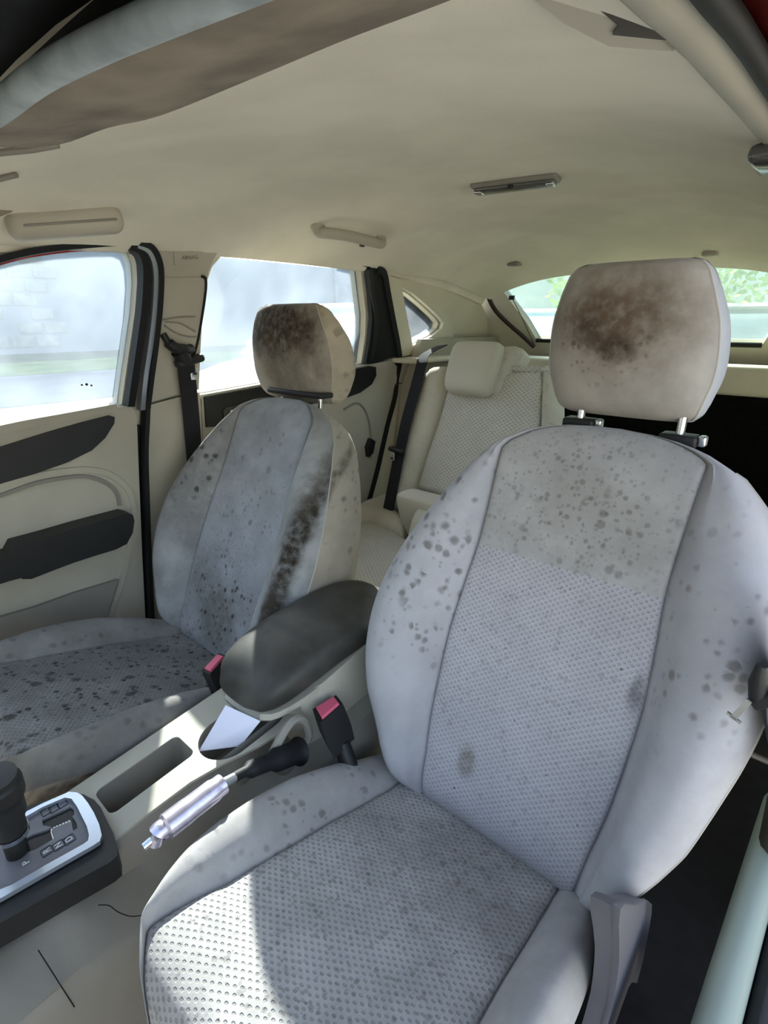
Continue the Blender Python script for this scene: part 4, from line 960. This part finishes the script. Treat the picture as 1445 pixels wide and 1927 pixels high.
def parked_car(name, label, x, y, rz, col, dark):
    t = thing(name, (x, y, GZ0), label, 'car', 'parked cars'); Rm = Matrix.Translation((x, y, GZ0)) @ Matrix.Rotation(rz, 4, 'Z')
    P = lambda a, b, c: Rm @ Vector((a, b, c))
    body = plain(name+'_'+col+'_paint', col, .3, coat=.6); gm = plain(name+'_glass', dark, .08, spec=.8)
    # length along +y local = front
    prof = [(-2.1, .35, .78), (-2.05, .30, .92), (-1.6, .26, .95), (-.9, .25, .96), (.0, .25, .95), (.75, .26, .94), (1.3, .28, .86), (1.8, .30, .74), (2.05, .34, .60), (2.1, .38, .5)]
    rings = []
    for (l, zb, zt) in prof:
        w = .86*(1-.10*abs(l/2.1)**4); rings.append([P(-w*.96, l, zb), P(-w, l, zb+.15), P(-w, l, zt-.12), P(-w*.92, l, zt), P(w*.92, l, zt), P(w, l, zt-.12), P(w, l, zb+.15), P(w*.96, l, zb)])
    MB().loft(rings, True, True).build('body', body, t, ang=35)
    cab = [(-1.75, .95, .95), (-1.35, 1.36, .74), (-.7, 1.45, .68), (.1, 1.44, .67), (.35, 1.40, .68), (1.05, .95, .80)]
    MB().loft([[P(-.80, l, .93), P(-w, l, z), P(w, l, z), P(.80, l, .93)] for l, z, w in [(a, b, c*.0+[.74, .60, .58, .58, .60, .74][i]) for i, (a, b, c) in enumerate(cab)]], True, True).build('cabin', gm, t, ang=35)
    MB().loft([[P(-w, l, z), P(-w+.02, l, z+.03), P(w-.02, l, z+.03), P(w, l, z)] for l, z, w in ((-1.4, 1.35, .60), (-.7, 1.45, .60), (.1, 1.445, .60), (.35, 1.40, .60))], True, True).build('roof', body, t)
    for s in (-1, 1):
        MB().tube([P(s*.78, 1.02, .93), P(s*.60, .34, 1.42), P(s*.60, -.7, 1.46), P(s*.62, -1.38, 1.36), P(s*.78, -1.78, .93)], .04, 8).build('pillar_frame', body, t)
        MB().tube([P(s*.79, -.35, .93), P(s*.62, -.35, 1.44)], .035, 8).build('door_pillar', body, t)
        MB().rbox(P(s*.98, .72, 1.0), (.22, .12, .16), .05, Matrix.Rotation(rz, 4, 'Z')).build('side_mirror', body, t)
        MB().rbox(P(s*.62, 2.0, .66), (.34, .14, .16), .05, Matrix.Rotation(rz, 4, 'Z')).build('headlamp', 'silver', t)
        for l in (-1.35, 1.35):
            MB().tube([P(s*.70, l, .32), P(s*.88, l, .32)], .32, 24).build('wheel', 'rubber', t)
    return t
parked_car('white_car', 'white car parked by the wall, seen past the passenger headrest', -3.85, 4.15, math.pi, 'c9cdd0', '9fb2bb')
parked_car('pale_car', 'pale car seen in the triangular quarter window', -3.7, 8.9, math.pi*1.0, 'b8c4c8', '7f969c')
parked_car('dark_car', 'dark car behind the rear window right of the driver headrest', -.2, 7.6, math.pi*1.0, '55585a', '3a4442')
leafm = procmat('leaves', '5f7f35', '9cb060', 2.); bark = plain('bark', '5a4a3a', .9)
def tree(x, y, h, r, label):
    t = thing('tree', (x, y, GZ0), label, 'tree', 'trees behind the car'); rnd = random.Random(int(x*10+y))
    MB().tube([(x, y, GZ0), (x+.1, y, GZ0+h*.5), (x, y+.1, GZ0+h*.7)], [.16, .12, .07], 10).build('trunk', bark, t)
    mb = MB()
    for _ in range(2600):
        a, b, c = rnd.gauss(0, 1), rnd.gauss(0, 1), rnd.gauss(0, .8); k = r*(rnd.random()**.33)/math.sqrt(a*a+b*b+c*c)
        p = Vector((x+a*k, y+b*k, GZ0+h*.62+c*k*1.1)); u = Vector((rnd.gauss(0, 1), rnd.gauss(0, 1), rnd.gauss(0, 1))).normalized()*.10; w = u.orthogonal().normalized()*.06
        mb.add([p-u, p-w, p+u, p+w], [(0, 1, 2, 3)])
    o = mb.build('foliage', leafm, t, smooth=False); o['kind'] = 'stuff'
tree(-3.2, 13., 5., 2.6, 'bushy green tree behind the left half of the rear window')
tree(1.8, 12., 4.6, 2.4, 'bushy green tree behind the right half of the rear window')
bg = MB().rbox((4, 22, 1.2), (44, .3, 3.), .02).build('far_wall', procmat('far_wall_render', 'a9aca6', 'b8bab2', .5)); tag(bg, 'pale wall far behind the car', 'wall', kind='structure')

# ================================================================== WINDSCREEN AND ADDED UNSEEN DASHBOARD (in front of and below the camera)
ws = thing('window_6', (0, -.7, .9), 'raked windscreen with black upper band in front of the brown sun visor', 'window', kind='structure')
wsf = lambda x, t, off: Vector((x, -.29-t*.80, 1.185-t*.42-.10*(abs(x)/.6)**2.5*(1-.6*t)+off))
def wgrid(t0, t1, n, off, xs=.60):
    return [[wsf(xs*(-1+2*j/16.)*(1+.12*(t0+(t1-t0)*i/n)), t0+(t1-t0)*i/n, off) for j in range(17)] for i in range(n+1)]
MB().loft(wgrid(0, 1, 12, .008), False, False).build('pane', glass('windscreen_glass', (.72, .80, .80, 1), .05, 'd0dcea'), ws)
MB().loft(wgrid(-.10, .16, 5, .002, .70), False, False).build('black_band', 'rubber', ws)
MB().loft([[Vector((x, -.262, roofz(x, -.27)+z)) for x in [-.57+.065*i for i in range(17)]] for z in (-.012, .04)], False, False).build('header_trim', 'rubber', ws)
db = thing('bounce_dashboard', (-.1, -.85, .3), 'unseen beige dashboard added below the windscreen to bounce light onto the headliner', 'bounce_dashboard')
def drow(x): return [Vector((x, y, z)) for y, z in ((-.70, .30), (-.66, .42), (-.64, .55), (-.66, .62), (-.72, .655), (-.85, .67), (-1.05, .70), (-1.12, .66), (-1.12, .30))]
MB().loft([drow(x) for x in (-.70, -.5, -.2, 0, .2, .45, .68)], True, True).build('bounce_dash_body', 'trim', db)  # unseen dashboard, added in pale trim to bounce light onto the headliner

# ================================================================== pieces that belong to a part go one level deeper
def centre(o): return sum((Vector(c) for c in o.bound_box), Vector())/8
for kid, host in (('tongue_slot', 'tongue'), ('window_switch', 'switch_panel'), ('guide_button', 'post_guide'), ('tray_mat', 'coin_tray'), ('release_button', 'buckle_body'),
                  ('reflector_end', 'lens'), ('box_latch', 'box_body'), ('box_joint', 'box_body'), ('cord_hook', 'shelf_cord'), ('side_mirror', 'body'), ('headlamp', 'body'),
                  ('lever_collar', 'shift_lever'), ('brush_bristle', 'gate_slot'), ('lid_base', 'padded_lid'), ('guide_rib', 'belt_slide_cover'), ('airbag_lettering', 'airbag_badge_tab')):
    for o in [o for o in bpy.data.objects if o.name.split('.')[0] == kid and o.parent]:
        sib = [q for q in o.parent.children if q.name.split('.')[0] == host and q.type == 'MESH']
        if sib and o.parent.parent is None: o.parent = min(sib, key=lambda q: (centre(q)-centre(o)).length)
